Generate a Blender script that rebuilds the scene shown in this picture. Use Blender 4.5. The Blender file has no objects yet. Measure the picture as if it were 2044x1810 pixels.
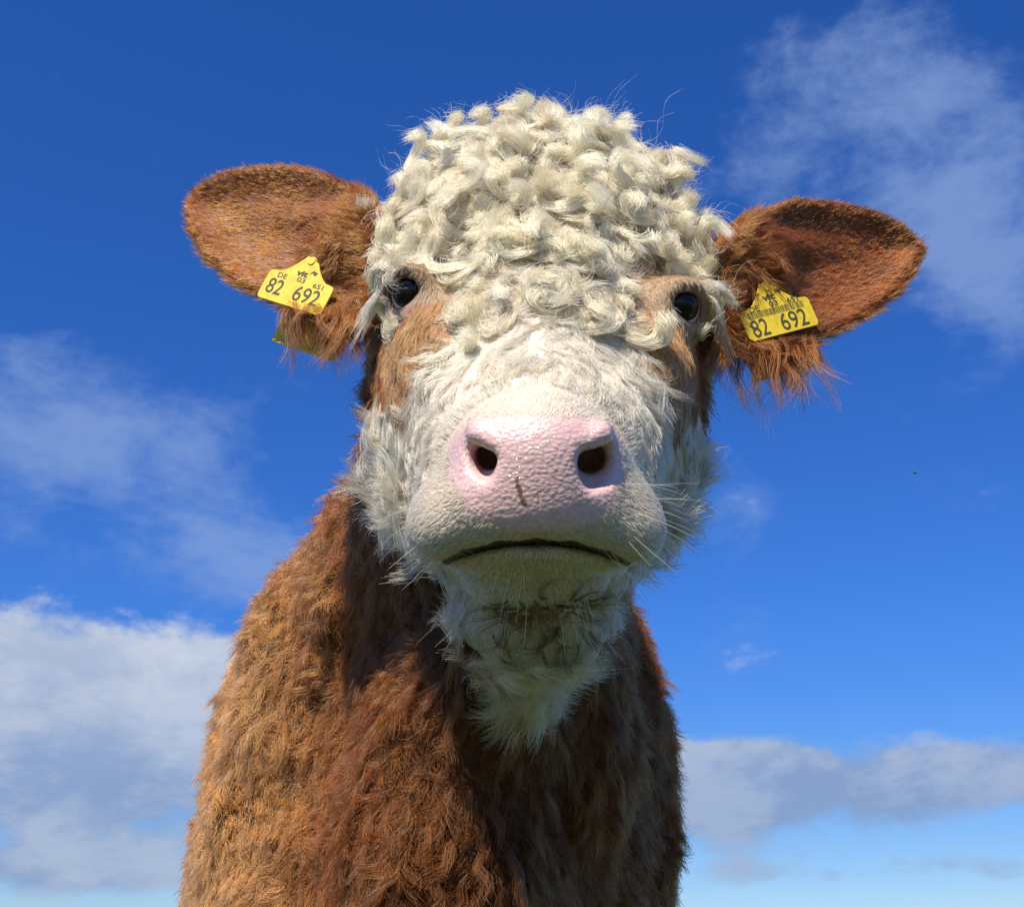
import bpy, math, random, os
import numpy as np
from mathutils import Vector, Matrix

R_ = math.radians
rng = np.random.default_rng(7)
random.seed(7)
scene = bpy.context.scene
col = scene.collection

# ------------------------------------------------------------------ camera
FPX, IW, IH = 2530.0, 2044.0, 1810.0          # focal length in photo pixels
PITCH, HC = R_(23.0), 0.75
cp, sp = math.cos(PITCH), math.sin(PITCH)
cd = bpy.data.cameras.new('camera')
cam = bpy.data.objects.new('camera', cd)
col.objects.link(cam)
cam.location = (0, 0, HC)
cam.rotation_euler = (math.pi / 2 + PITCH, 0, 0)
cd.sensor_fit = 'HORIZONTAL'
cd.sensor_width = 36
cd.lens = 36 * FPX / IW
cd.clip_start = 0.02
cd.clip_end = 20000
scene.camera = cam

# ------------------------------------------------------------------ render settings
scene.render.engine = 'CYCLES'
scene.view_settings.view_transform = 'Standard'
scene.view_settings.look = 'None'
scene.view_settings.exposure = 0.4
scene.view_settings.gamma = 1.0
cy = scene.cycles
cy.max_bounces = 7
cy.diffuse_bounces = 4
cy.glossy_bounces = 8
cy.transmission_bounces = 8
cy.transparent_max_bounces = 8
cy.sample_clamp_indirect = 6.0
cy.use_denoising = True
try:
    scene.cycles_curves.shape = 'RIBBONS'
    scene.cycles_curves.subdivisions = 2
except Exception:
    pass


def cam2w(c):
    c = np.asarray(c, float)
    x, y, z = c[..., 0], c[..., 1], c[..., 2]
    return np.stack([x, z * cp - y * sp, HC + y * cp + z * sp], -1)


def camdir(c):
    return cam2w(c) - np.array([0, 0, HC])


def px(X, Y, z):
    """photo pixel plus depth in metres along the view axis -> world point"""
    return cam2w([(X - IW / 2) / FPX * z, (IH / 2 - Y) / FPX * z, z])


def w2cam(p):
    p = np.asarray(p, float)
    x, Y, Z = p[..., 0], p[..., 1], p[..., 2] - HC
    return np.stack([x, -Y * sp + Z * cp, Y * cp + Z * sp], -1)


def w2px(p):
    c = w2cam(p)
    return np.stack([c[..., 0] / c[..., 2] * FPX + IW / 2, IH / 2 - c[..., 1] / c[..., 2] * FPX, c[..., 2]], -1)


# ------------------------------------------------------------------ sun and sky
SUN_EL, SUN_AZ = R_(51.5), R_(-26)      # azimuth measured at the camera's back, negative = from the left
ray = np.array([math.sin(-SUN_AZ) * math.cos(SUN_EL), math.cos(SUN_AZ) * math.cos(SUN_EL), -math.sin(SUN_EL)])
sl = bpy.data.lights.new('sun', 'SUN')
sl.energy = 5.0
sl.angle = R_(0.53)
sl.color = (1.0, 0.925, 0.79)
sun = bpy.data.objects.new('sun', sl)
col.objects.link(sun)
sun.rotation_euler = Vector(ray).to_track_quat('-Z', 'Y').to_euler()
sun.location = (-2, -4, 6)


class NT:
    """tiny helper for building node trees"""
    def __init__(s, tree):
        s.t = tree
        s.n = tree.nodes
        s.l = tree.links

    def add(s, typ, **kw):
        n = s.n.new(typ)
        for k, v in kw.items():
            setattr(n, k, v)
        return n

    def put(s, sock, v):
        if isinstance(v, bpy.types.NodeSocket):
            s.l.new(v, sock)
        elif v is not None:
            sock.default_value = v

    def math(s, op, a, b=None, c=None, clamp=False):
        n = s.add('ShaderNodeMath', operation=op, use_clamp=clamp)
        s.put(n.inputs[0], a)
        if b is not None:
            s.put(n.inputs[1], b)
        if c is not None:
            s.put(n.inputs[2], c)
        return n.outputs[0]

    def mix(s, f, a, b, blend='MIX'):
        n = s.add('ShaderNodeMix', data_type='RGBA', blend_type=blend)
        s.put(n.inputs[0], f)
        s.put(n.inputs[6], a)
        s.put(n.inputs[7], b)
        return n.outputs[2]

    def smooth(s, v, lo, hi, a=0.0, b=1.0):
        n = s.add('ShaderNodeMapRange', interpolation_type='SMOOTHSTEP')
        s.put(n.inputs[0], v)
        n.inputs[1].default_value = lo
        n.inputs[2].default_value = hi
        n.inputs[3].default_value = a
        n.inputs[4].default_value = b
        return n.outputs[0]

    def noise(s, vec, scale, detail=4, rough=0.55, dist=0.0):
        n = s.add('ShaderNodeTexNoise')
        s.put(n.inputs['Vector'], vec)
        n.inputs['Scale'].default_value = scale
        n.inputs['Detail'].default_value = detail
        n.inputs['Roughness'].default_value = rough
        n.inputs['Distortion'].default_value = dist
        return n.outputs['Fac']


def build_world():
    w = bpy.data.worlds.new('World')
    scene.world = w
    w.use_nodes = True
    g = NT(w.node_tree)
    g.n.clear()
    out = g.add('ShaderNodeOutputWorld')
    bg = g.add('ShaderNodeBackground')
    bg.inputs['Strength'].default_value = 0.0745
    g.l.new(bg.outputs[0], out.inputs[0])
    sky = g.add('ShaderNodeTexSky', sky_type='NISHITA')
    sky.sun_disc = False
    sky.sun_elevation = SUN_EL
    sky.sun_rotation = math.atan2(-ray[0], -ray[1])
    sky.air_density = 1.0
    sky.dust_density = 0.0
    sky.ozone_density = 2.2
    tc = g.add('ShaderNodeTexCoord')
    d = tc.outputs['Generated']
    sep = g.add('ShaderNodeSeparateXYZ')
    g.l.new(d, sep.inputs[0])
    x, y, z = sep.outputs
    az = g.math('ARCTAN2', x, y)
    el = g.math('ARCSINE', z)
    # deep polarised blue of the photograph: richer in colour all over the sky
    hs = g.add('ShaderNodeHueSaturation')
    hs.inputs['Hue'].default_value = SKY_HUE
    hs.inputs['Saturation'].default_value = SKY_SAT
    hs.inputs['Value'].default_value = SKY_VAL
    g.l.new(sky.outputs[0], hs.inputs['Color'])
    skyc = hs.outputs[0]

    def D(X, Y):
        v = camdir(np.array([(X - IW / 2) / FPX, (IH / 2 - Y) / FPX, 1.0]))
        v = v / np.linalg.norm(v)
        return math.atan2(v[0], v[1]), math.asin(v[2])

    # noise over azimuth and height; flattened, since the decks lie low in the sky
    ce = g.add('ShaderNodeCombineXYZ')
    g.put(ce.inputs[0], az)
    g.put(ce.inputs[1], g.math('MULTIPLY', el, 1.7))
    ce.inputs[2].default_value = 2.3
    E = ce.outputs[0]
    n1 = g.noise(E, 4.2, 6, 0.58, 0.35)
    n2 = g.noise(E, 11.0, 7, 0.62, 0.15)

    def blob(X, Y, sx, sy):
        a0, e0 = D(X, Y)
        u = g.math('MULTIPLY', g.math('SUBTRACT', az, a0), FPX * math.cos(e0) / sx)
        v = g.math('MULTIPLY', g.math('SUBTRACT', el, e0), FPX / sy)
        q = g.math('ADD', g.math('MULTIPLY', u, u), g.math('MULTIPLY', v, v))
        return g.math('EXPONENT', g.math('MULTIPLY', q, -1.0))

    def addm(lst):
        r = None
        for amp, b in lst:
            t = g.math('MULTIPLY', b, amp)
            r = t if r is None else g.math('ADD', r, t)
        return r

    nn = g.math('ADD', g.math('MULTIPLY', g.math('SUBTRACT', n1, 0.5), 1.3), g.math('MULTIPLY', g.math('SUBTRACT', n2, 0.5), 0.75))
    # thin wisps
    wis = addm([(0.52, blob(1720, 260, 330, 230)), (0.44, blob(2000, 520, 200, 160)),
                (0.56, blob(260, 890, 430, 170)), (0.66, blob(480, 1110, 300, 110)), (0.12, blob(1480, 980, 120, 200))])
    wispy = g.smooth(g.math('ADD', wis, g.math('MULTIPLY', nn, 1.05)), 0.20, 0.66, 0.0, 0.66)
    # banks low in the sky
    low = addm([(0.95, blob(120, 1450, 620, 210)), (0.85, blob(1640, 1570, 720, 115)), (0.34, blob(1900, 1740, 500, 34)), (0.30, blob(200, 1745, 500, 40))])
    heap = g.smooth(g.math('ADD', low, nn), 0.27, 0.52, 0.0, 0.92)
    a0, e_hi = D(1022, 1260)
    a0, e_lo = D(1022, 1640)
    hgt = g.smooth(el, e_lo, e_hi)
    bank = g.math('ADD', g.math('ADD', g.math('MULTIPLY', g.smooth(n2, 0.36, 0.64), 0.45), g.math('MULTIPLY', hgt, 0.55)), g.math('MULTIPLY', g.smooth(az, -0.05, 0.12), -0.16), clamp=True)
    ccol = g.mix(bank, (2.5, 3.6, 5.9, 1), (6.5, 7.0, 7.9, 1))
    wcol = (2.7, 4.0, 7.2, 1)
    c = g.mix(1.0, skyc, g.mix(g.smooth(el, 0.03, 0.30), (0.80, 0.96, 1.30, 1), (0.63, 1.03, 1.77, 1)), 'MULTIPLY')
    c = g.mix(wispy, c, wcol)
    c = g.mix(heap, c, ccol)
    g.l.new(c, bg.inputs['Color'])
    w.cycles.sampling_method = 'MANUAL'
    w.cycles.sample_map_resolution = 256


SKY_HUE, SKY_SAT, SKY_VAL = 0.5, 1.25, 0.85
build_world()

# ------------------------------------------------------------------ helpers
def tag(o, label=None, cat=None, group=None, kind=None):
    if label:
        o['label'] = label
    if cat:
        o['category'] = cat
    if group:
        o['group'] = group
    if kind:
        o['kind'] = kind
    return o


def mesh_obj(name, verts, faces, mat=None, parent=None, smooth=True):
    me = bpy.data.meshes.new(name)
    me.from_pydata([tuple(v) for v in verts], [], [tuple(f) for f in faces])
    me.update()
    if smooth:
        me.shade_smooth()
    o = bpy.data.objects.new(name, me)
    col.objects.link(o)
    if mat:
        me.materials.append(mat)
    if parent:
        o.parent = parent
        o.matrix_parent_inverse = parent.matrix_world.inverted()
    return o


def empty(name, loc=(0, 0, 0)):
    o = bpy.data.objects.new(name, None)
    col.objects.link(o)
    o.location = loc
    o.matrix_world = Matrix.Translation(loc)
    return o


def material(name):
    m = bpy.data.materials.new(name)
    m.use_nodes = True
    g = NT(m.node_tree)
    b = g.n['Principled BSDF']
    return m, g, b


def unit(v):
    v = np.asarray(v, float)
    return v / np.maximum(np.linalg.norm(v, axis=-1, keepdims=True), 1e-9)


def snoise(p, s, seed=0):
    """cheap smooth vector noise in about -1..1"""
    p = np.asarray(p) * s
    r = np.random.default_rng(seed + 100)
    out = 0
    for i in range(5):
        k = r.normal(size=3)
        k2 = r.normal(size=3)
        out = out + np.sin(p @ k * 1.7 + r.uniform(0, 6.28) + 1.3 * np.sin(p @ k2 + r.uniform(0, 6.28)))
    return out / 3.0


# ------------------------------------------------------------------ ground
mg, g, b = material('pasture_grass')
tc = g.add('ShaderNodeTexCoord')
n = g.noise(tc.outputs['Object'], 0.7, 8, 0.7)
n2 = g.noise(tc.outputs['Object'], 30.0, 5, 0.7)
g.put(b.inputs['Base Color'], g.mix(g.math('MULTIPLY', g.math('ADD', n, n2), 0.5), (0.030, 0.052, 0.010, 1), (0.062, 0.092, 0.017, 1)))
b.inputs['Roughness'].default_value = 0.85
bm_ = g.add('ShaderNodeBump')
bm_.inputs['Strength'].default_value = 0.7
bm_.inputs['Distance'].default_value = 0.04
g.put(bm_.inputs['Height'], n2)
g.l.new(bm_.outputs[0], b.inputs['Normal'])
NG, half = 40, 6000.0
t = np.linspace(-1, 1, NG + 1)
gx = np.sign(t) * np.abs(t) ** 3 * half
gv = [(x, y, 0.0) for x in gx for y in gx]
gf = [(i * (NG + 1) + j, (i + 1) * (NG + 1) + j, (i + 1) * (NG + 1) + j + 1, i * (NG + 1) + j + 1) for i in range(NG) for j in range(NG)]
ground = mesh_obj('ground', gv, gf, mg)
tag(ground, 'flat green pasture reaching to the horizon', None, None, 'structure')

# ------------------------------------------------------------------ the head frame
def nrm(v):
    return v / np.linalg.norm(v)


O_c = np.array([(1088 - 1022) / FPX * 0.93, (905 - 600) / FPX * 0.93, 0.93])
a_c = nrm(np.array([-0.035, -0.70, -0.74]))                    # poll -> nose
r_c = np.array([math.cos(R_(3.2)), -math.sin(R_(3.2)), 0.0])
r_c = nrm(r_c - a_c * (r_c @ a_c))                             # towards the right of the picture
n_c = np.cross(r_c, a_c)
if n_c[2] > 0:
    n_c = -n_c                                                 # out of the forehead
O_w = cam2w(O_c)
HR = np.stack([camdir(r_c), camdir(a_c), camdir(n_c)])         # rows: head axes in world


def H(r, a, n):
    return O_w + np.array([r, a, n]) @ HR


def to_head(p):
    return (np.asarray(p) - O_w) @ HR.T


CR = np.stack([camdir(np.array([1., 0, 0])), camdir(np.array([0, 1., 0])), camdir(np.array([0, 0, 1.]))])

# ------------------------------------------------------------------ signed-distance modelling
def axis(lo, hi, f0, f1, h, grow, hmax):
    mid = list(np.arange(f0, f1 + 1e-6, h))
    s, x = h, f0
    left = []
    while x > lo:
        s = min(s * grow, hmax)
        x -= s
        left.append(x)
    s, x = h, mid[-1]
    right = []
    while x < hi:
        s = min(s * grow, hmax)
        x += s
        right.append(x)
    return np.array(left[::-1] + mid + right, np.float32)


XS = axis(-0.62, 0.62, -0.33, 0.40, 0.003, 1.12, 0.02)
YS = axis(0.50, 2.95, 0.67, 1.02, 0.003, 1.09, 0.02)
ZS = axis(-0.03, 1.62, 0.97, 1.50, 0.003, 1.09, 0.02)
FLD = np.full((len(XS), len(YS), len(ZS)), 0.15, np.float32)


def region(lo, hi):
    s = []
    for A, l, h in zip((XS, YS, ZS), lo, hi):
        i0 = max(0, np.searchsorted(A, l) - 1)
        i1 = min(len(A), np.searchsorted(A, h) + 1)
        s.append(slice(i0, i1))
    return tuple(s)


def smin(a, b, k):
    h = np.maximum(k - np.abs(a - b), 0) / k
    return np.minimum(a, b) - h * h * k * 0.25


def combine(lo, hi, f, k, op):
    pad = k + 0.03
    s = region(np.array(lo) - pad, np.array(hi) + pad)
    X = XS[s[0]][:, None, None]
    Y = YS[s[1]][None, :, None]
    Z = ZS[s[2]][None, None, :]
    d = f(X, Y, Z).astype(np.float32)
    if op == 'add':
        FLD[s] = smin(FLD[s], d, k)
    else:
        FLD[s] = -smin(-FLD[s], d, k)


def ell_f(c, R, rad):
    rad = np.asarray(rad, float)

    def f(X, Y, Z):
        dx, dy, dz = X - c[0], Y - c[1], Z - c[2]
        k0 = 0
        k1 = 0
        for i in range(3):
            q = R[i, 0] * dx + R[i, 1] * dy + R[i, 2] * dz
            k0 = k0 + (q / rad[i]) ** 2
            k1 = k1 + (q / rad[i] ** 2) ** 2
        k0 = np.sqrt(k0)
        k1 = np.sqrt(k1) + 1e-9
        return k0 * (k0 - 1) / k1
    return f


def ell(c, R, rad, k=0.02, op='add'):
    ext = np.sqrt(((np.asarray(rad)[:, None] * R) ** 2).sum(0))
    combine(c - ext, c + ext, ell_f(c, R, rad), k, op)


def caps_f(a, b, ra, rb):
    ab = b - a
    L2 = ab @ ab

    def f(X, Y, Z):
        dx, dy, dz = X - a[0], Y - a[1], Z - a[2]
        t = np.clip((dx * ab[0] + dy * ab[1] + dz * ab[2]) / L2, 0, 1)
        return np.sqrt((dx - t * ab[0]) ** 2 + (dy - t * ab[1]) ** 2 + (dz - t * ab[2]) ** 2) - (ra + (rb - ra) * t)
    return f


def caps(a, b, ra, rb, k=0.02, op='add'):
    a, b = np.asarray(a, float), np.asarray(b, float)
    m = max(ra, rb)
    combine(np.minimum(a, b) - m, np.maximum(a, b) + m, caps_f(a, b, ra, rb), k, op)


def chain(pts, rads, k=0.02, op='add'):
    for i in range(len(pts) - 1):
        caps(pts[i], pts[i + 1], rads[i], rads[i + 1], k, op)


def rotR(R, axis_i, ang):
    """rotate a row-frame about one of its own axes"""
    c, s = math.cos(ang), math.sin(ang)
    Q = np.eye(3)
    i, j = [(1, 2), (2, 0), (0, 1)][axis_i]
    Q[i, i] = c
    Q[i, j] = s
    Q[j, i] = -s
    Q[j, j] = c
    return Q @ R


# --- trunk, legs and tail (world frame, the body stands turned a little to the left behind the head)
BY = R_(9)
bd = np.array([-math.sin(BY), math.cos(BY), 0.0])          # towards the tail
bs = np.array([math.cos(BY), math.sin(BY), 0.0])           # to the right of the picture
BRf = np.stack([bs, bd, np.array([0, 0, 1.0])])
B0 = np.array([-0.066, 1.345, 0.0])


def Bp(s, d, z):
    return B0 + bs * s + bd * d + np.array([0, 0, z])


ell(Bp(0, 0.10, 0.90), BRf, (0.215, 0.22, 0.30), 0.08)       # chest
ell(Bp(-0.012, 0.50, 0.87), BRf, (0.278, 0.48, 0.33), 0.12)       # barrel
ell(Bp(0, 0.90, 0.93), BRf, (0.235, 0.34, 0.27), 0.12)       # rump
ell(Bp(-0.01, 0.22, 1.08), BRf, (0.13, 0.22, 0.13), 0.12)        # withers
for s in (-1, 1):
    ell(Bp(s * (0.165 if s < 0 else 0.183), 0.12, 0.92), rotR(BRf, 0, R_(18)), (0.075, 0.14, 0.26), 0.07)     # shoulder
    ell(Bp(s * 0.15, 1.0, 0.85), rotR(BRf, 0, R_(-12)), (0.085, 0.19, 0.27), 0.08)      # thigh
    fl = [Bp(s * 0.15, 0.08, 0.72), Bp(s * 0.145, 0.10, 0.50), Bp(s * 0.14, 0.09, 0.36), Bp(s * 0.135, 0.10, 0.16), Bp(s * 0.135, 0.07, 0.06)]
    chain(fl, (0.085, 0.055, 0.042, 0.03, 0.042), 0.04)
    ell(Bp(s * 0.135, 0.045, 0.035), BRf, (0.05, 0.065, 0.045), 0.02)
    hl = [Bp(s * 0.15, 1.0, 0.72), Bp(s * 0.145, 0.98, 0.58), Bp(s * 0.135, 1.13, 0.44), Bp(s * 0.13, 1.09, 0.18), Bp(s * 0.13, 1.05, 0.06)]
    chain(hl, (0.13, 0.085, 0.048, 0.033, 0.042), 0.05)
    ell(Bp(s * 0.13, 1.03, 0.035), BRf, (0.05, 0.065, 0.045), 0.02)
chain([Bp(0, 1.20, 1.08), Bp(0, 1.29, 0.98), Bp(0, 1.30, 0.60), Bp(0.01, 1.29, 0.36)], (0.04, 0.028, 0.018, 0.03), 0.05)
# --- neck
chain([H(0.0, -0.10, -0.12), Bp(0.005, -0.02, 1.13), Bp(0.01, 0.16, 1.0)], (0.10, 0.150, 0.19), 0.08)
chain([H(0.0, -0.03, -0.19), Bp(0.04, -0.12, 0.98), Bp(0.01, 0.02, 0.80)], (0.07, 0.10, 0.18), 0.08)
chain([px(1050, 1290, 1.02), px(900, 1480, 1.10), px(880, 1700, 1.08), Bp(0.03, -0.12, 0.66)], (0.035, 0.05, 0.065, 0.10), 0.07)   # dewlap fold
# --- skull
for s in (-1, 1):
    ell(H(s * 0.080, -0.075, -0.135), HR, (0.050, 0.075, 0.065), 0.05)
ell(H(0, -0.145, -0.080), HR, (0.112, 0.128, 0.090), 0.03)
for s in (-1, 1):
    ell(H(s * 0.050, -0.155, -0.075), HR, (0.060, 0.085, 0.072), 0.04)
ell(H(0, -0.190, -0.070), HR, (0.072, 0.092, 0.066), 0.04)
ell(H(0, -0.04, -0.07), HR, (0.106, 0.10, 0.07), 0.04)
chain([H(0, -0.02, -0.072), H(0, 0.09, -0.062), H(0, 0.165, -0.058)], (0.076, 0.060, 0.050), 0.03)
for s in (-1, 1):
    ell(H(s * 0.080, 0.0, -0.055), HR, (0.030, 0.045, 0.034), 0.03)       # orbit
    ell(H(s * 0.055, 0.075, -0.085), HR, (0.034, 0.075, 0.055), 0.04)     # cheekbone
    ell(H(s * 0.080, -0.005, -0.145), HR, (0.043, 0.085, 0.072), 0.05)    # jaw muscle
    chain([H(s * 0.055, 0.0, -0.19), H(s * 0.035, 0.14, -0.11)], (0.035, 0.020), 0.05)
caps(H(0, 0.0, -0.15), H(0, 0.13, -0.085), 0.06, 0.045, 0.04)
ell(px(1062, 1235, 0.955), CR, (0.060, 0.036, 0.06), 0.05)
# --- muzzle (camera axes: it faces the lens)
zz = 0.3e-3


def mz(X, Y, z, rx, ry, rz, k=0.015, op='add', roll=0, yaw=0, pit=0):
    R = CR
    if yaw:
        R = rotR(R, 1, yaw)
    if pit:
        R = rotR(R, 0, pit)
    if roll:
        R = rotR(R, 2, roll)
    ell(px(X, Y, z), R, (rx, ry, rz), k, op)


mz(1072, 960, 0.835, 0.060, 0.050, 0.062, 0.03)
mz(1075, 905, 0.806, 0.046, 0.034, 0.040, 0.03)
mz(888, 1048, 0.832, 0.0245, 0.0255, 0.046, 0.024)
mz(1250, 1053, 0.832, 0.0245, 0.0255, 0.046, 0.024)
mz(1068, 1022, 0.815, 0.055, 0.020, 0.045, 0.03)
mz(1068, 1148, 0.872, 0.050, 0.025, 0.050, 0.005)      # lower lip and chin
# mouth cut between the lips
for sgn, pts in ((0, [(826, 1142, .825), (868, 1128, .806), (930, 1103, .787), (1000, 1086, .775), (1070, 1081, .77), (1140, 1086, .775), (1210, 1105, .787), (1272, 1130, .806), (1316, 1146, .825)]),):
    for q0, q1 in zip(pts[:-1], pts[1:]):
        for dz in np.arange(-0.012, 0.037, 0.006):
            caps(px(q0[0], q0[1] + 3 - dz * 150, q0[2] + dz), px(q1[0], q1[1] + 3 - dz * 150, q1[2] + dz), 0.0031, 0.0031, 0.004, 'sub')
# nostrils: slanted commas, open to the side
caps(px(960, 922, 0.750), px(985, 905, 0.83), 0.0066, 0.010, 0.005, 'sub')
mz(957, 912, 0.770, 0.0066, 0.0160, 0.024, 0.004, 'sub', roll=R_(20))
mz(919, 893, 0.769, 0.013, 0.020, 0.0170, 0.008, 'sub', roll=R_(14))
chain([px(948, 892, .768), px(930, 862, .778), px(922, 840, .792)], (.0058, .0042, .0028), 0.003, 'sub')
caps(px(1188, 926, 0.750), px(1172, 908, 0.83), 0.0085, 0.011, 0.005, 'sub')
mz(1200, 916, 0.770, 0.0112, 0.0198, 0.026, 0.004, 'sub', roll=R_(-22))
mz(1221, 903, 0.771, 0.0100, 0.0200, 0.0200, 0.006, 'sub', roll=R_(-14))
chain([px(1214, 892, .768), px(1230, 864, .778), px(1237, 844, .792)], (.0065, .0048, .0028), 0.003, 'sub')
# wings of the nostrils
chain([px(946, 848, .792), px(956, 866, .783), px(978, 884, .777)], (.0040, .0045, .003), 0.008)
chain([px(1206, 850, .792), px(1200, 868, .783), px(1176, 888, .777)], (.0044, .0052, .003), 0.008)

# --- eyes: sockets and lids
EYE_R = 0.0185
EYES = {}
for s, (X, Y) in ((-1, (812, 585)), (1, (1367, 612))):
    zc = 0.970
    c = px(X, Y, zc) + HR[0] * (-s) * 0.006 + CR[2] * 0.011
    EYES[s] = c
    outd = unit(HR[0] * s * 0.62 - CR[2] * 0.75)
    up = unit(-HR[1] * 0.9 + HR[2] * 0.25)
    up = unit(up - outd * (up @ outd))
    sd = np.cross(up, outd)
    EF = np.stack([sd, up, outd])
    EYES[(s, 'f')] = EF
    ell(c, EF, (0.0265, 0.0235, 0.0195), 0.018)
    ell(c + outd * 0.012 + up * 0.001, EF, (0.0180, 0.0150, 0.022), 0.004, 'sub')
    # upper lid fold
    ar = [c + sd * 0.021 * math.cos(t) + up * 0.0155 * math.sin(t) + outd * (0.0165 - 0.004 * abs(math.cos(t))) for t in np.linspace(0.05 * math.pi, 0.95 * math.pi, 9)]
    chain(ar, [0.0025, .0034, .004, .0043, .0044, .0043, .004, .0034, .0025], 0.006)
    ar = [c + sd * 0.021 * math.cos(t) - up * 0.0145 * math.sin(t) + outd * (0.0115 - 0.004 * abs(math.cos(t))) for t in np.linspace(0.05 * math.pi, 0.95 * math.pi, 9)]
    chain(ar, [0.0025, .003, .0032, .0034, .0034, .0034, .0032, .003, .0025], 0.006)

# --- ears
EAR = {}


def poly_sdf(U, V, P):
    d = np.full(np.broadcast(U, V).shape, 1e9)
    s = np.ones_like(d)
    n = len(P)
    for i in range(n):
        a, bq = P[i], P[i - 1]
        ex, ey = bq[0] - a[0], bq[1] - a[1]
        wx, wy = U - a[0], V - a[1]
        t = np.clip((wx * ex + wy * ey) / (ex * ex + ey * ey), 0, 1)
        d = np.minimum(d, (wx - ex * t) ** 2 + (wy - ey * t) ** 2)
        c1, c2, c3 = V >= a[1], V < bq[1], ex * wy > ey * wx
        flip = (c1 & c2 & c3) | (~c1 & ~c2 & ~c3)
        s = np.where(flip, -s, s)
    return s * np.sqrt(d)


def make_ear(s, base, tip, out_px, nvec):
    o = px(*base)
    U = unit(px(*tip) - o)
    W = camdir(np.array(nvec, float))
    W = unit(W - U * (W @ U))
    V = np.cross(W, U)
    if V[2] < 0:
        V = -V
    pl = []
    camp = np.array([0, 0, HC])
    for X, Y in out_px:
        d = px(X, Y, 1.0) - camp
        t = ((o - camp) @ W) / (d @ W)
        q = camp + d * t - o
        pl.append((q @ U, q @ V))
    pl = np.array(pl)
    # round the outline (Chaikin)
    for _ in range(2):
        nx = np.roll(pl, -1, 0)
        pl = np.stack([pl * .75 + nx * .25, pl * .25 + nx * .75], 1).reshape(-1, 2)
    L = pl[:, 0].max()
    vmid = np.array([pl[:, 1].min(), pl[:, 1].max()])

    def cup(u, v):
        # edges come forward, hollow in the middle, upper rim rolled over
        d2 = -np.minimum(poly_sdf(u, v, pl), 0)
        hollow = -0.015 * (1 - np.exp(-(d2 / 0.022) ** 1.5))
        fold = 0.008 * np.exp(-((v - (0.012 + 0.10 * (0.10 - u))) / 0.012) ** 2) * np.exp(-((u - 0.055) / 0.05) ** 2)
        return hollow + fold + 0.014 * (1 - np.clip(u / L, 0, 1))

    def f(X, Y, Z):
        dx, dy, dz = X - o[0], Y - o[1], Z - o[2]
        u = dx * U[0] + dy * U[1] + dz * U[2]
        v = dx * V[0] + dy * V[1] + dz * V[2]
        w = dx * W[0] + dy * W[1] + dz * W[2]
        d2 = poly_sdf(u, v, pl) + 0.0085
        dw = np.abs(w - cup(u, v)) - 0.0015
        return np.sqrt(np.maximum(d2, 0) ** 2 + np.maximum(dw, 0) ** 2) + np.minimum(np.maximum(d2, dw), 0) - 0.0042
    EAR[s] = dict(o=o, U=U, V=V, W=W, pl=pl, f=f, cup=cup, L=L)
    cs = np.array([o + U * q[0] + V * q[1] for q in pl])
    combine(cs.min(0) - 0.03, cs.max(0) + 0.03, f, 0.02, 'add')


make_ear(-1, (745, 500, 1.06), (362, 415, 1.13),
         [(760, 420), (700, 372), (640, 342), (570, 331), (490, 333), (425, 350), (378, 385), (366, 425), (384, 475), (425, 535), (490, 585), (570, 620), (650, 650), (720, 690), (780, 660), (790, 500)],
         (0.26, 0.22, -1.0))
make_ear(1, (1462, 540, 1.06), (1848, 500, 1.13),
         [(1445, 480), (1490, 440), (1540, 410), (1590, 400), (1660, 404), (1740, 418), (1805, 447), (1842, 485), (1846, 515), (1812, 565), (1760, 615), (1700, 655), (1620, 690), (1540, 715), (1470, 735), (1410, 690), (1405, 540)],
         (-0.22, 0.22, -1.0))
for s in (-1, 1):
    e = EAR[s]
    caps(H(s * 0.07, -0.10, -0.10), e['o'] + e['U'] * 0.02 - e['W'] * 0.01, 0.05, 0.030, 0.03)


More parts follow.
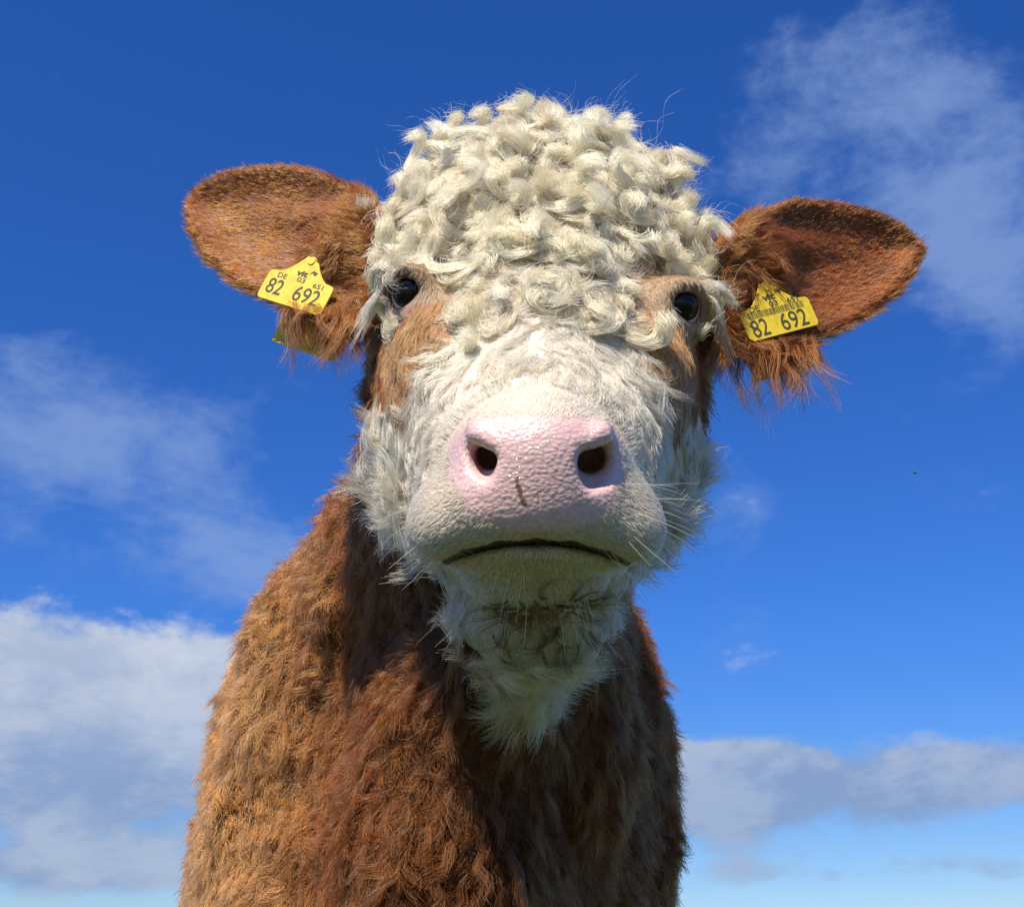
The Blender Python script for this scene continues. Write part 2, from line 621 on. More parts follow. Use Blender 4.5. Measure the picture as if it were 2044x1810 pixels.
def surface_nets(F, X, Y, Z):
    nx, ny, nz = F.shape
    S = (F < 0)
    cnt = np.zeros((nx - 1, ny - 1, nz - 1), np.uint8)
    cs = [(i, j, k) for i in (0, 1) for j in (0, 1) for k in (0, 1)]
    for i, j, k in cs:
        cnt += S[i:nx - 1 + i, j:ny - 1 + j, k:nz - 1 + k]
    act = np.argwhere((cnt > 0) & (cnt < 8))
    idx = np.full(cnt.shape, -1, np.int32)
    idx[act[:, 0], act[:, 1], act[:, 2]] = np.arange(len(act))
    vals = np.stack([F[act[:, 0] + i, act[:, 1] + j, act[:, 2] + k] for i, j, k in cs], 1)
    pos = np.zeros((len(act), 3))
    num = np.zeros(len(act))
    for p in range(8):
        for q in range(p + 1, 8):
            dd = [abs(cs[p][m] - cs[q][m]) for m in range(3)]
            if sum(dd) != 1:
                continue
            a, b2 = vals[:, p], vals[:, q]
            m = (a < 0) != (b2 < 0)
            t = np.where(m, a / np.where(m, a - b2, 1), 0)
            pt = np.array(cs[p])[None] + t[:, None] * (np.array(cs[q]) - np.array(cs[p]))[None]
            pos += np.where(m[:, None], pt, 0)
            num += m
    pos = pos / num[:, None]
    out = np.empty_like(pos)
    for m, A in enumerate((X, Y, Z)):
        i = act[:, m]
        out[:, m] = A[i] + pos[:, m] * (A[i + 1] - A[i])
    quads = []
    for ax in range(3):
        sl0 = [slice(1, -1)] * 3
        sl1 = [slice(1, -1)] * 3
        sl0[ax] = slice(0, -1)
        sl1[ax] = slice(1, None)
        a, b2 = S[tuple(sl0)], S[tuple(sl1)]
        e = np.argwhere(a != b2)
        off = np.array([1, 1, 1])
        off[ax] = 0
        e = e + off
        u, v = (ax + 1) % 3, (ax + 2) % 3
        du = np.zeros(3, int)
        du[u] = 1
        dv = np.zeros(3, int)
        dv[v] = 1
        q = [e - du - dv, e - dv, e, e - du]
        ids = np.stack([idx[t[:, 0], t[:, 1], t[:, 2]] for t in q], 1)
        inside = S[e[:, 0], e[:, 1], e[:, 2]]
        ids[~inside] = ids[~inside][:, ::1]
        ids[inside] = ids[inside][:, ::-1]
        quads.append(ids)
    quads = np.concatenate(quads)
    return out, quads[(quads >= 0).all(1)]


V, Q = surface_nets(FLD, XS, YS, ZS)
# light smoothing
for _ in range(2):
    acc = np.zeros_like(V)
    c_ = np.zeros(len(V))
    for i in range(4):
        for j in (1, 3):
            np.add.at(acc, Q[:, i], V[Q[:, (i + j) % 4]])
            np.add.at(c_, Q[:, i], 1)
    V = V * 0.5 + 0.5 * acc / c_[:, None]
_v = V - V.mean(0)
if np.einsum('ij,ij->i', _v[Q[:, 0]], np.cross(_v[Q[:, 1]] - _v[Q[:, 0]], _v[Q[:, 2]] - _v[Q[:, 0]])).sum() < 0:
    Q = Q[:, ::-1].copy()              # faces look outwards
# loose skin: soft upright folds over neck, dewlap and shoulder
_m = np.clip((V[:, 1] - 1.02) / 0.06, 0, 1) * np.clip((1.75 - V[:, 1]) / 0.2, 0, 1) * np.clip((V[:, 2] - 0.55) / 0.1, 0, 1)
_q = V * np.array([1.0, 0.6, 0.30])
V = V + (_m * (0.0075 * snoise(_q, 26, 31) + 0.004 * snoise(_q, 60, 32)))[:, None] * unit(np.stack([(V[:, 0] - B0[0]) * 2.0, -np.ones(len(V)) * 0.35, np.zeros(len(V))], 1))
print('cow mesh', len(V), len(Q))

# ------------------------------------------------------------------ coat regions on the skin
hd = to_head(V)
PX = w2px(V)
r_, a_, n_ = hd[:, 0], hd[:, 1], hd[:, 2]
nz1 = snoise(V, 90, 1) * 0.004
nz2 = snoise(V, 210, 2) * 0.0025
sr = np.abs(r_)


def seg_d(P, A, B2):
    ab = B2 - A
    t = np.clip(((P - A) @ ab) / (ab @ ab), 0, 1)
    return np.linalg.norm(P - (A + t[:, None] * ab), axis=1), t


def sstep(x, lo, hi):
    t = np.clip((x - lo) / (hi - lo), 0, 1)
    return t * t * (3 - 2 * t)


NECK, POLL, BRIDGE, PATCH, CHEEK, JAW, MUZZLE, EARR, NOSE, LID = range(10)
reg = np.full(len(V), NECK)
djaw, tj = seg_d(V, H(0, 0.01, -0.13), H(0, 0.17, -0.09))
jw = djaw - (0.142 - 0.045 * tj) + nz1
is_head = (a_ > -0.30) & (n_ > -0.115) & (sr < 0.16) & (V[:, 1] < 1.03)
reg[(jw < 0) & (n_ < -0.03) & (a_ > -0.055)] = JAW
reg[is_head & (a_ > -0.03)] = BRIDGE
reg[is_head & (a_ <= 0.02 + nz1) & (n_ > -0.10)] = POLL
reg[(reg == POLL) & (n_ < -0.045 + nz1) & (a_ > -0.075 + nz1)] = CHEEK
# throat stays white further down than the jaw itself
thr = (np.abs(PX[:, 0] - 1062 + nz1 * 3000) < 112 - (PX[:, 1] - 1200) * 0.30) & (PX[:, 1] > 1200) & (PX[:, 1] < 1380) & (V[:, 1] < 1.08)
reg[thr] = JAW
# brown rings round the eyes and brown cheeks
for s in (-1, 1):
    ec = to_head(EYES[s])
    e = ((r_ - ec[0] + s * 0.014) / (0.024 if s < 0 else 0.034)) ** 2 + ((a_ - ec[1] - 0.012) / (0.043 if s < 0 else 0.060)) ** 2
    reg[is_head & (e + nz1 * 60 < 1) & (r_ * s > 0.06)] = PATCH
    ck = (r_ * s > 0.071 + 0.9 * np.maximum(a_ - 0.03, 0) + nz1) & (a_ > -0.012) & (a_ < 0.085) & (n_ > -0.078 + nz1)
    reg[is_head & ck] = CHEEK
    back = (r_ * s > 0.085) & (n_ < -0.06 + nz1) & (n_ > -0.22) & (a_ < 0.012 + nz1) & (reg != NECK)
    reg[back & (a_ < -0.03 - (n_ + 0.06) * 0.2)] = CHEEK
# muzzle
reg[(PX[:, 2] < 0.865 + nz1 + 0.04 * (PX[:, 1] > 950)) & (a_ > 0.100 + nz1)] = MUZZLE
reg[(a_ > 0.165) & (n_ < 0.03) & (V[:, 1] < 0.90) & (V[:, 2] > 0.9)] = MUZZLE
pn = np.array([(924, 836), (1000, 828), (1075, 834), (1150, 832), (1226, 842), (1244, 880), (1246, 960), (1224, 1000), (1195, 1040), (1130, 1064), (1070, 1068), (1010, 1062), (950, 1040), (925, 1000), (898, 950), (890, 890)], float)
dn = poly_sdf(PX[:, 0], PX[:, 1], pn)
dn = np.where(PX[:, 2] < 0.85, dn, 200.0) + snoise(V, 350, 5) * 5
nose = 1 - sstep(dn, -9, 7)
reg[dn < -4] = NOSE
# stubble-free mouth line, coloured dark as painted shadow under the lip
ml = np.array([(826, 1145), (868, 1131), (930, 1106), (1000, 1089), (1070, 1084), (1140, 1089), (1210, 1108), (1272, 1133), (1316, 1149)], float)
dm = np.full(len(V), 1e9)
for qa, qb in zip(ml[:-1], ml[1:]):
    ab = qb - qa
    t = np.clip(((PX[:, :2] - qa) @ ab) / (ab @ ab), 0, 1)
    dm = np.minimum(dm, np.linalg.norm(PX[:, :2] - qa - t[:, None] * ab, axis=1))
mouth = (dm < 6.5) & (V[:, 1] < 0.87) & (a_ > 0.12)
reg[mouth] = LID
# ears
dear = np.full(len(V), 1.0)
for s in (-1, 1):
    e = EAR[s]
    m = np.where(np.abs(V - e['o']).max(1) < 0.30)[0]
    d = e['f'](V[m, 0], V[m, 1], V[m, 2])
    q = (V[m] - e['o'])
    uu = q @ e['U']
    dear[m] = np.minimum(dear[m], np.where((d < 0.006) & (uu > -0.012 + nz1[m]), 0, 1))
reg[dear < 0.5] = EARR
for s in (-1, 1):
    e = EAR[s]
    d, t = seg_d(V, H(s * 0.09, -0.10, -0.10), e['o'] + e['U'] * 0.03)
    reg[(d < 0.062) & (r_ * s > 0.128 + nz1) & (reg != JAW)] = EARR
# bare lids and eye corners
for s in (-1, 1):
    f = EYES[(s, 'f')]
    q = (V - EYES[s]) @ f.T
    e = (q[:, 0] / 0.0205) ** 2 + (q[:, 1] / 0.0168) ** 2
    reg[(e < 1) & (q[:, 2] > -0.01)] = LID

BROWN = np.array([0.27, 0.078, 0.016])
SKINC = {NECK: (0.10, 0.034, 0.010), POLL: (0.72, 0.60, 0.46), BRIDGE: (0.75, 0.64, 0.52), PATCH: (0.34, 0.22, 0.12), CHEEK: (0.30, 0.12, 0.035), JAW: (0.66, 0.57, 0.44),  # NECK skin darkened to act as shade deep in the coat
         MUZZLE: (0.54, 0.41, 0.32), EARR: (0.19, 0.062, 0.026), NOSE: (0.78, 0.47, 0.46), LID: (0.06, 0.022, 0.013)}
skin = np.zeros((len(V), 3))
for k, c in SKINC.items():
    skin[reg == k] = c
noseCol = np.array([0.80, 0.53, 0.485])
skin = skin * (1 - nose[:, None]) + noseCol * nose[:, None]
# pink corner of each eye, dark inner nostril is left to the light
for s in (-1, 1):
    f = EYES[(s, 'f')]
    q = (V - EYES[s])
    medial = -(q @ HR[0]) * s
    low = q @ HR[1]
    w = sstep(medial, 0.010, 0.024) * sstep(0.036 - np.linalg.norm(q, axis=1), 0, 0.008) * sstep(low, -0.012, 0.004) * (reg == LID)
    skin = skin * (1 - w[:, None]) + np.array([0.62, 0.30, 0.26]) * w[:, None]
    w = (reg == LID) * sstep(-(q @ f[1]), 0.006, 0.014) * (0.40 if s < 0 else 0.12)
    skin = skin * (1 - w[:, None]) + np.array([0.62, 0.40, 0.34]) * w[:, None]
skin[mouth] = (0.17, 0.095, 0.065)
# dark hooves
hoof = V[:, 2] < 0.075
skin[hoof] = (0.03, 0.024, 0.02)

# ------------------------------------------------------------------ cow body mesh
mc, g, b = material('cow_skin')
at = g.add('ShaderNodeAttribute', attribute_name='skin_color')
an = g.add('ShaderNodeAttribute', attribute_name='nose_mask')
tc = g.add('ShaderNodeTexCoord')
ob = tc.outputs['Object']
mpn = g.add('ShaderNodeMapping')
mpn.inputs['Scale'].default_value = (1.0, 1.0, 1.35)
g.l.new(ob, mpn.inputs[0])
wob = g.add('ShaderNodeTexNoise')
wob.inputs['Scale'].default_value = 160
g.l.new(mpn.outputs[0], wob.inputs['Vector'])
mixv = g.add('ShaderNodeMix', data_type='VECTOR')
mixv.inputs[0].default_value = 0.0025
g.l.new(mpn.outputs[0], mixv.inputs[4])
g.l.new(wob.outputs['Color'], mixv.inputs[5])
vo = g.add('ShaderNodeTexVoronoi', feature='SMOOTH_F1')
vo.inputs['Scale'].default_value = 290
vo.inputs['Smoothness'].default_value = 0.35
g.l.new(mixv.outputs[1], vo.inputs['Vector'])
cell = g.math('SUBTRACT', 1.0, vo.outputs['Distance'])
fine = g.noise(ob, 900, 3, 0.6)
nb = g.noise(ob, 60, 4, 0.6)
hgt = g.math('ADD', g.math('MULTIPLY', cell, an.outputs['Fac']), g.math('MULTIPLY', fine, g.math('ADD', g.math('MULTIPLY', an.outputs['Fac'], 0.40), 0.04)))


def line_mask(pa, pb, width, wob_amp):
    ab = pb - pa
    wv = g.add('ShaderNodeVectorMath', operation='SUBTRACT')
    g.l.new(ob, wv.inputs[0])
    wv.inputs[1].default_value = tuple(pa)
    dt = g.add('ShaderNodeVectorMath', operation='DOT_PRODUCT')
    g.l.new(wv.outputs[0], dt.inputs[0])
    dt.inputs[1].default_value = tuple(ab / (ab @ ab))
    tcl = g.math('ADD', dt.outputs['Value'], 0.0, clamp=True)
    sc = g.add('ShaderNodeVectorMath', operation='SCALE')
    sc.inputs[0].default_value = tuple(ab)
    g.put(sc.inputs['Scale'], tcl)
    df_ = g.add('ShaderNodeVectorMath', operation='SUBTRACT')
    g.l.new(wv.outputs[0], df_.inputs[0])
    g.l.new(sc.outputs[0], df_.inputs[1])
    ln_ = g.add('ShaderNodeVectorMath', operation='LENGTH')
    g.l.new(df_.outputs[0], ln_.inputs[0])
    dist = g.math('ADD', ln_.outputs['Value'], g.math('MULTIPLY', g.math('SUBTRACT', g.noise(ob, 260, 3, 0.6), 0.5), wob_amp))
    return g.smooth(dist, width * 0.35, width, 1.0, 0.0)


def skin_at(X, Y):
    i = np.where((PX[:, 0] - X) ** 2 + (PX[:, 1] - Y) ** 2 < 60)[0]
    return V[i[np.argmin(PX[i, 2])]]


scratch = line_mask(skin_at(1030, 958), skin_at(1041, 1008), 0.0022, 0.005)
groove = line_mask(skin_at(1071, 985), skin_at(1070, 1062), 0.0016, 0.0006)
hgt = g.math('SUBTRACT', hgt, g.math('MULTIPLY', groove, 0.9))
bp = g.add('ShaderNodeBump')
bp.inputs['Strength'].default_value = 0.45
bp.inputs['Distance'].default_value = 0.0013
g.put(bp.inputs['Height'], hgt)
g.l.new(bp.outputs[0], b.inputs['Normal'])
cv = g.mix(g.math('MULTIPLY', g.smooth(cell, 0.35, 0.75, 0.35, 0.0), an.outputs['Fac']), at.outputs['Color'], (0.62, 0.33, 0.31, 1))
cv = g.mix(g.smooth(nb, 0.5, 0.75, 0.0, 0.25), cv, g.mix(0.5, cv, (0.5, 0.3, 0.24, 1)))
cv = g.mix(g.math('MULTIPLY', scratch, 0.85), cv, (0.14, 0.07, 0.03, 1))
g.put(b.inputs['Base Color'], cv)
g.put(b.inputs['Roughness'], g.math('SUBTRACT', 0.62, g.math('MULTIPLY', an.outputs['Fac'], 0.30)))
g.put(b.inputs['Coat Weight'], g.math('MULTIPLY', an.outputs['Fac'], 0.55))
b.inputs['Coat Roughness'].default_value = 0.10
vd = g.add('ShaderNodeTexVoronoi', feature='SMOOTH_F1')
vd.inputs['Scale'].default_value = 430
vd.inputs['Smoothness'].default_value = 0.6
g.l.new(mixv.outputs[1], vd.inputs['Vector'])
bc = g.add('ShaderNodeBump')
bc.inputs['Strength'].default_value = 1.0
bc.inputs['Distance'].default_value = 0.0011
g.put(bc.inputs['Height'], g.math('SUBTRACT', 1.0, vd.outputs['Distance']))
g.l.new(bc.outputs[0], b.inputs['Coat Normal'])

cow = mesh_obj('cow', V, Q, mc)
tag(cow, 'brown cow with curly white face and pink nose, head turned to the viewer', 'cow')
me = cow.data
A = me.attributes.new('skin_color', 'FLOAT_COLOR', 'POINT')
A.data.foreach_set('color', np.concatenate([skin, np.ones((len(V), 1))], 1).astype(np.float32).ravel())
A = me.attributes.new('nose_mask', 'FLOAT', 'POINT')
A.data.foreach_set('value', nose.astype(np.float32))
VN = np.empty(len(V) * 3, np.float32)
me.vertex_normals.foreach_get('vector', VN)
VN = VN.reshape(-1, 3).astype(float)

# ------------------------------------------------------------------ hair
mh, g, b = material('hair')
g.n.remove(b)
out = [n for n in g.n if n.type == 'OUTPUT_MATERIAL'][0]
hc_ = g.add('ShaderNodeAttribute', attribute_name='hair_color')
hi = g.add('ShaderNodeHairInfo')
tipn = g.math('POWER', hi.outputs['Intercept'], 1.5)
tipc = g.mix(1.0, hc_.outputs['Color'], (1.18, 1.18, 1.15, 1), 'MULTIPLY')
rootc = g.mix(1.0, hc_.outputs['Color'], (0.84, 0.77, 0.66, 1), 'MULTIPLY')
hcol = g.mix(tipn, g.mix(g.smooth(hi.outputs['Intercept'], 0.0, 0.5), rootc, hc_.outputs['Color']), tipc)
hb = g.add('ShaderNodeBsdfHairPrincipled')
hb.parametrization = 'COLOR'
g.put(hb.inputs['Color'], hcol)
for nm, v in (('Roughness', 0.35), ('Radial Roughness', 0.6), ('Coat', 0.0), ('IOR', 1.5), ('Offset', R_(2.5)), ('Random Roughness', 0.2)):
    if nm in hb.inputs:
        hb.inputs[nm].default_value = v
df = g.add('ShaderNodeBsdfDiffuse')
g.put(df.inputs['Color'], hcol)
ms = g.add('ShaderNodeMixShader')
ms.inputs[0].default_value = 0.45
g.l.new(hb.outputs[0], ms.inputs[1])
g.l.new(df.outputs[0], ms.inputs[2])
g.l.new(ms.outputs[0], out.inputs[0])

HAIR = 1.0        # overall amount of hair
tri = np.concatenate([Q[:, [0, 1, 2]], Q[:, [0, 2, 3]]])
tA = 0.5 * np.linalg.norm(np.cross(V[tri[:, 1]] - V[tri[:, 0]], V[tri[:, 2]] - V[tri[:, 0]]), axis=1)


def sample(weight, n=None, density=None):
    """random points on the skin; weight is per vertex"""
    w = tA * weight[tri].mean(1)
    tot = w.sum()
    if n is None:
        n = int(tot * density)
    if n <= 0 or tot <= 0:
        return np.zeros((0, 3)), np.zeros((0, 3)), np.zeros(0, int)
    cs = np.cumsum(w)
    t = np.searchsorted(cs, rng.random(n) * cs[-1])
    t = np.minimum(t, len(tri) - 1)
    u, v = rng.random(n), rng.random(n)
    f = u + v > 1
    u[f], v[f] = 1 - u[f], 1 - v[f]
    i = tri[t]
    w3 = np.stack([1 - u - v, u, v], 1)[:, :, None]
    P = (V[i] * w3).sum(1)
    N = unit((VN[i] * w3).sum(1))
    return P, N, i[:, 0]


def tangent(N, T):
    T = T - N * (N * T).sum(1, keepdims=True)
    return unit(T)


def rodr(v, k, ang):
    c, s = np.cos(ang)[:, None], np.sin(ang)[:, None]
    return v * c + np.cross(k, v) * s + k * (k * v).sum(1, keepdims=True) * (1 - c)


def arr(x, n):
    return np.broadcast_to(np.asarray(x, float), (n,)).copy()


def guides(P, N, T, length, K, lift, curl=0.0, phi=0.0, pw=1.0, wave=0.0, waves=2.0, grav=0.0):
    n = len(P)
    length, lift, curl, phi, pw = arr(length, n), arr(lift, n), arr(curl, n), arr(phi, n), arr(pw, n)
    B = np.cross(N, T)
    ax = unit(B * np.cos(phi)[:, None] + N * np.sin(phi)[:, None] + T * rng.normal(0, 0.15, (n, 1)))
    d = T * np.cos(lift)[:, None] + N * np.sin(lift)[:, None]
    # keep the first direction square to the curl axis when the curl is strong
    G = np.zeros((n, K, 3))
    G[:, 0] = P
    p = P.copy()
    ph = rng.uniform(0, 6.28, n)
    s1 = unit(np.cross(d, N + T * 0.01))
    for k in range(1, K):
        t0, t1 = (k - 1) / (K - 1), k / (K - 1)
        d = unit(rodr(d, ax, curl * (t1 ** pw - t0 ** pw)))
        if grav:
            d = unit(d + np.array([0, 0, -grav / (K - 1)]))
        p = p + d * (length / (K - 1))[:, None]
        wv = (np.sin(ph + t1 * waves * 6.28) - np.sin(ph)) * wave
        G[:, k] = p + s1 * (wv * length)[:, None]
    return G


def tuft(G, N, m, rad, axis=None, aspect=1.0, conv=0.5, lenj=0.15, jit=0.0, sink=0.0):
    """m strands following each guide"""
    n, K, _ = G.shape
    T = unit(G[:, 1] - G[:, 0])
    e1 = axis if axis is not None else unit(np.cross(N, unit(rng.normal(size=(n, 3)))))
    e1 = tangent(N, e1)
    e2 = np.cross(N, e1)
    q = np.sqrt(rng.random((n, m))) * arr(rad, n)[:, None]
    an = rng.random((n, m)) * 6.283
    o = e1[:, None] * (q * np.cos(an) * aspect)[..., None] + e2[:, None] * (q * np.sin(an) / max(aspect, 1))[..., None]
    sc = 1 - rng.random((n, m)) * lenj
    t = np.linspace(0, 1, K)
    rel = G - G[:, :1]
    j = rng.normal(size=(n, m, 3)) * jit
    S = G[:, None, :1] + rel[:, None] * sc[:, :, None, None] + o[:, :, None] * (1 - conv * t ** 0.8)[None, None, :, None] + j[:, :, None] * (t ** 1.3)[None, None, :, None]
    S = S - (N * sink)[:, None, None]
    return S.reshape(n * m, K, 3)


def hair_obj(name, strands, colors, rad, tip=0.35, parent=None, label=None, cow_child=True):
    """one Curves object; strands is a list of (n,K,3), colors of (n,3), rad of floats"""
    strands = [s for s in strands]
    sizes = []
    for s in strands:
        sizes += [s.shape[1]] * s.shape[0]
    hc = bpy.data.hair_curves.new(name)
    hc.add_curves(sizes)
    pos = np.concatenate([s.reshape(-1, 3) for s in strands]).astype(np.float32)
    hc.attributes['position'].data.foreach_set('vector', pos.ravel())
    rr = []
    for s, rd in zip(strands, rad):
        K = s.shape[1]
        t = np.linspace(0, 1, K)
        prof = rd * (1 - (1 - tip) * t ** 2)
        vr = rng.uniform(0.75, 1.25, (s.shape[0], 1))
        rr.append((prof[None] * vr).ravel())
    ra = hc.attributes.get('radius') or hc.attributes.new('radius', 'FLOAT', 'POINT')
    ra.data.foreach_set('value', np.concatenate(rr).astype(np.float32))
    ca = hc.attributes.new('hair_color', 'FLOAT_COLOR', 'CURVE')
    cc = np.concatenate(colors)
    ca.data.foreach_set('color', np.concatenate([np.clip(cc, 0.004, 0.97), np.ones((len(cc), 1))], 1).astype(np.float32).ravel())
    hc.materials.append(mh)
    o = bpy.data.objects.new(name, hc)
    col.objects.link(o)
    o.parent = parent or cow
    if label:
        o['label'] = label
    global NSTR, NPTS
    NSTR += len(cc)
    NPTS += len(pos)
    return o


NSTR = NPTS = 0


def tint(base, n, m, clump=0.12, strand=0.12, warm=0.04):
    base = np.asarray(base, float)
    if base.ndim == 1:
        base = np.broadcast_to(base, (n, 3))
    c = np.repeat(base * (1 + rng.normal(0, clump, (n, 1))), m, 0)
    c = c * (1 + rng.normal(0, strand, (n * m, 1)))
    w = rng.normal(0, warm, (n * m, 1))
    return c * np.concatenate([1 + w, 1 + 0 * w, 1 - 1.5 * w], 1)


CREAM = np.array([0.91, 0.785, 0.565])
WHITE = np.array([0.74, 0.67, 0.54])
rw, aw, nw = HR
DOWN = np.array([0, 0, -1.0])

# --- curly poll
wt = (reg == POLL).astype(float)
front = wt * np.clip(1.2 + n_ * 6, 0.25, 1)
S, C, Rr = [], [], []
# under-wool
P, N, I = sample(front, density=26000 * HAIR)
h = to_head(P)
fl = tangent(N, aw * 0.6 + rw * (h[:, :1] * 6) + rng.normal(0, 0.8, P.shape))
n = len(P)
G = guides(P, N, fl, rng.uniform(0.018, 0.032, n), 8, rng.uniform(0.5, 1.0, n), rng.uniform(1.5, 3.5, n), rng.choice([-1, 1], n) * rng.uniform(0.2, 1.3, n), 1.3)
S.append(tuft(G, N, 14, 0.0045, conv=0.3, lenj=0.3, jit=0.002, sink=0.001)); C.append(tint(WHITE * 0.97, n, 14, 0.05, 0.07, 0.02)); Rr.append(0.00020)
# ringlets
def spread(P, dist):
    keep, cell = [], {}
    for i, p in enumerate(P):
        kx = tuple(np.floor(p / dist).astype(int))
        ok = True
        for dx in (-1, 0, 1):
            for dy in (-1, 0, 1):
                for dz in (-1, 0, 1):
                    for j in cell.get((kx[0] + dx, kx[1] + dy, kx[2] + dz), ()):
                        if ((P[j] - p) ** 2).sum() < dist ** 2:
                            ok = False
        if ok:
            keep.append(i)
            cell.setdefault(kx, []).append(i)
    return keep


def ringlets(dist, l0, l1, t0, t1, rad, M, hmax, srad, frizz):
    P, N, I = sample(front, density=5.0 / dist ** 2 * 0.4 * HAIR)
    k = spread(P, dist)
    P, N = P[k], N[k]
    h = to_head(P)
    n = len(P)
    fl = tangent(N, aw * 0.6 + rw * (h[:, :1] * 7) + rng.normal(0, 0.8, P.shape))
    down = sstep(h[:, 1], -0.11, 0.02)
    eyed = np.minimum(np.linalg.norm(P - EYES[-1], axis=1), np.linalg.norm(P - EYES[1], axis=1))
    near_eye = 1 - sstep(eyed, 0.030, 0.07)
    ph = rng.choice([-1, 1], n) * rng.uniform(0.2, 1.35, n)
    sz = rng.uniform(0.62, 1.25, n)
    Ln = rng.uniform(l0, l1, n) * (1 - 0.32 * down) * (1 - 0.5 * near_eye) * sz
    th = rng.uniform(t0, t1, n) * (1 - 0.12 * down) * (1 - 0.25 * near_eye)
    lift = (0.40 + 0.65 * np.cos(ph)) * (1 - 0.25 * down) * (1 - 0.3 * near_eye)
    K = 26
    G = guides(P, N, fl, Ln, K, lift, th, ph, rng.uniform(0.9, 1.35, n))
    t = np.linspace(0, 1, K)[None, :, None]
    ax = np.cross(N, fl)
    G = G + (ax * np.cos(ph)[:, None])[:, None] * rng.uniform(-0.014, 0.014, (n, 1, 1)) * t
    G = G + N[:, None] * (0.014 * np.abs(np.sin(ph)) * (1 - 0.4 * down))[:, None, None] * np.minimum(1, 2.5 * t)
    # keep the curls packed against the skull: squeeze what stands off too far
    hh = ((G - P[:, None]) * N[:, None]).sum(2)
    hm = (hmax * rng.uniform(0.8, 1.15, n) * (1 - 0.35 * down) * (1 - 0.4 * near_eye))[:, None]
    h2 = np.where(hh > 0, hm * np.tanh(hh / hm), hh * 0.5)
    G = G + N[:, None] * (h2 - hh)[:, :, None]
    S.append(tuft(G, N, M, rad, axis=ax, aspect=1.25, conv=0.15, lenj=0.10, jit=0.0020, sink=0.002)); C.append(tint(CREAM, n, M, 0.07, 0.19, 0.05)); Rr.append(srad)
    S.append(tuft(G, N, frizz, rad * 1.5, axis=ax, aspect=1.2, conv=-0.2, lenj=0.25, jit=0.006, sink=0.001)); C.append(tint(CREAM, n, frizz, 0.06, 0.14, 0.04)); Rr.append(srad * 0.7)
    return P, N, h


ringlets(0.0125, 0.050, 0.070, 6.0, 9.0, 0.0048, 44, 0.024, 0.00024, 6)
P, N, h = ringlets(0.0152, 0.074, 0.112, 5.7, 8.4, 0.0068, 140, 0.043, 0.00021, 18)
n = len(P)
# loose hairs that stand off the curls
wide = sstep(-h[:, 1], -0.02, 0.1)
sel = rng.choice(n, 260)
G2 = guides(P[sel], N[sel], tangent(N[sel], rng.normal(size=(260, 3))), rng.uniform(0.055, 0.10, 260), 24, rng.uniform(0.6, 1.3, 260), rng.uniform(6.0, 11.0, 260), rng.uniform(-1.4, 1.4, 260), 1.2)
S.append(tuft(G2, N[sel], 2, 0.003, conv=-0.6, lenj=0.2, jit=0.004)); C.append(tint(CREAM, 260, 2, 0.05, 0.08)); Rr.append(0.00013)
hair_obj('curly_forelock', S, C, Rr, label='cream white tight curls heaped on the forehead')

# --- white face between curls and muzzle
S, C, Rr = [], [], []
wt = (reg == BRIDGE).astype(float)
P, N, I = sample(wt, density=36000 * HAIR)
h = to_head(P)
n = len(P)
fl = tangent(N, aw * 0.75 + rw * (h[:, :1] * 17 + 0.5 * snoise(P, 60, 9)[:, None]) + rng.normal(0, 0.16, P.shape))
near = sstep(h[:, 1], 0.03, 0.115)
G = guides(P, N, fl, rng.uniform(0.024, 0.042, n) * (1 - 0.5 * near), 12, rng.uniform(0.10, 0.26, n), rng.uniform(0.2, 1.9, n), rng.choice([-1, 1], n) * rng.uniform(0.9, 1.5, n), 1.1, 0.06, 1.3)
S.append(tuft(G, N, 22, 0.0042, conv=0.50, lenj=0.35, jit=0.0014, sink=0.0006)); C.append(tint(WHITE * 1.0, n, 22, 0.06, 0.11, 0.03)); Rr.append(0.00018)
# --- jaw and throat
P, N, I = sample((reg == JAW).astype(float), density=11000 * HAIR)
h = to_head(P)
n = len(P)
sg = np.sign(h[:, :1])
fl = tangent(N, DOWN * 0.8 + aw * 0.25 + rw * sg * 0.35 + rng.normal(0, 0.35, P.shape))
G = guides(P, N, fl, rng.uniform(0.034, 0.062, n) * (1 - 0.35 * (h[:, 1] > 0.10)), 18, rng.uniform(0.25, 0.65, n) + 0.22 * (np.abs(h[:, 0]) > 0.085), rng.uniform(1.5, 6.0, n), rng.choice([-1, 1], n) * rng.uniform(0.6, 1.5, n), 1.4, 0.05, 1.5)
S.append(tuft(G, N, 34, 0.0060, conv=0.5, lenj=0.3, jit=0.003, sink=0.001)); C.append(tint(WHITE * 0.95, n, 34, 0.06, 0.08, 0.025)); Rr.append(0.00017)
hair_obj('white_face_fur', S, C, Rr, label='long white wavy fur of face, jaw and throat')

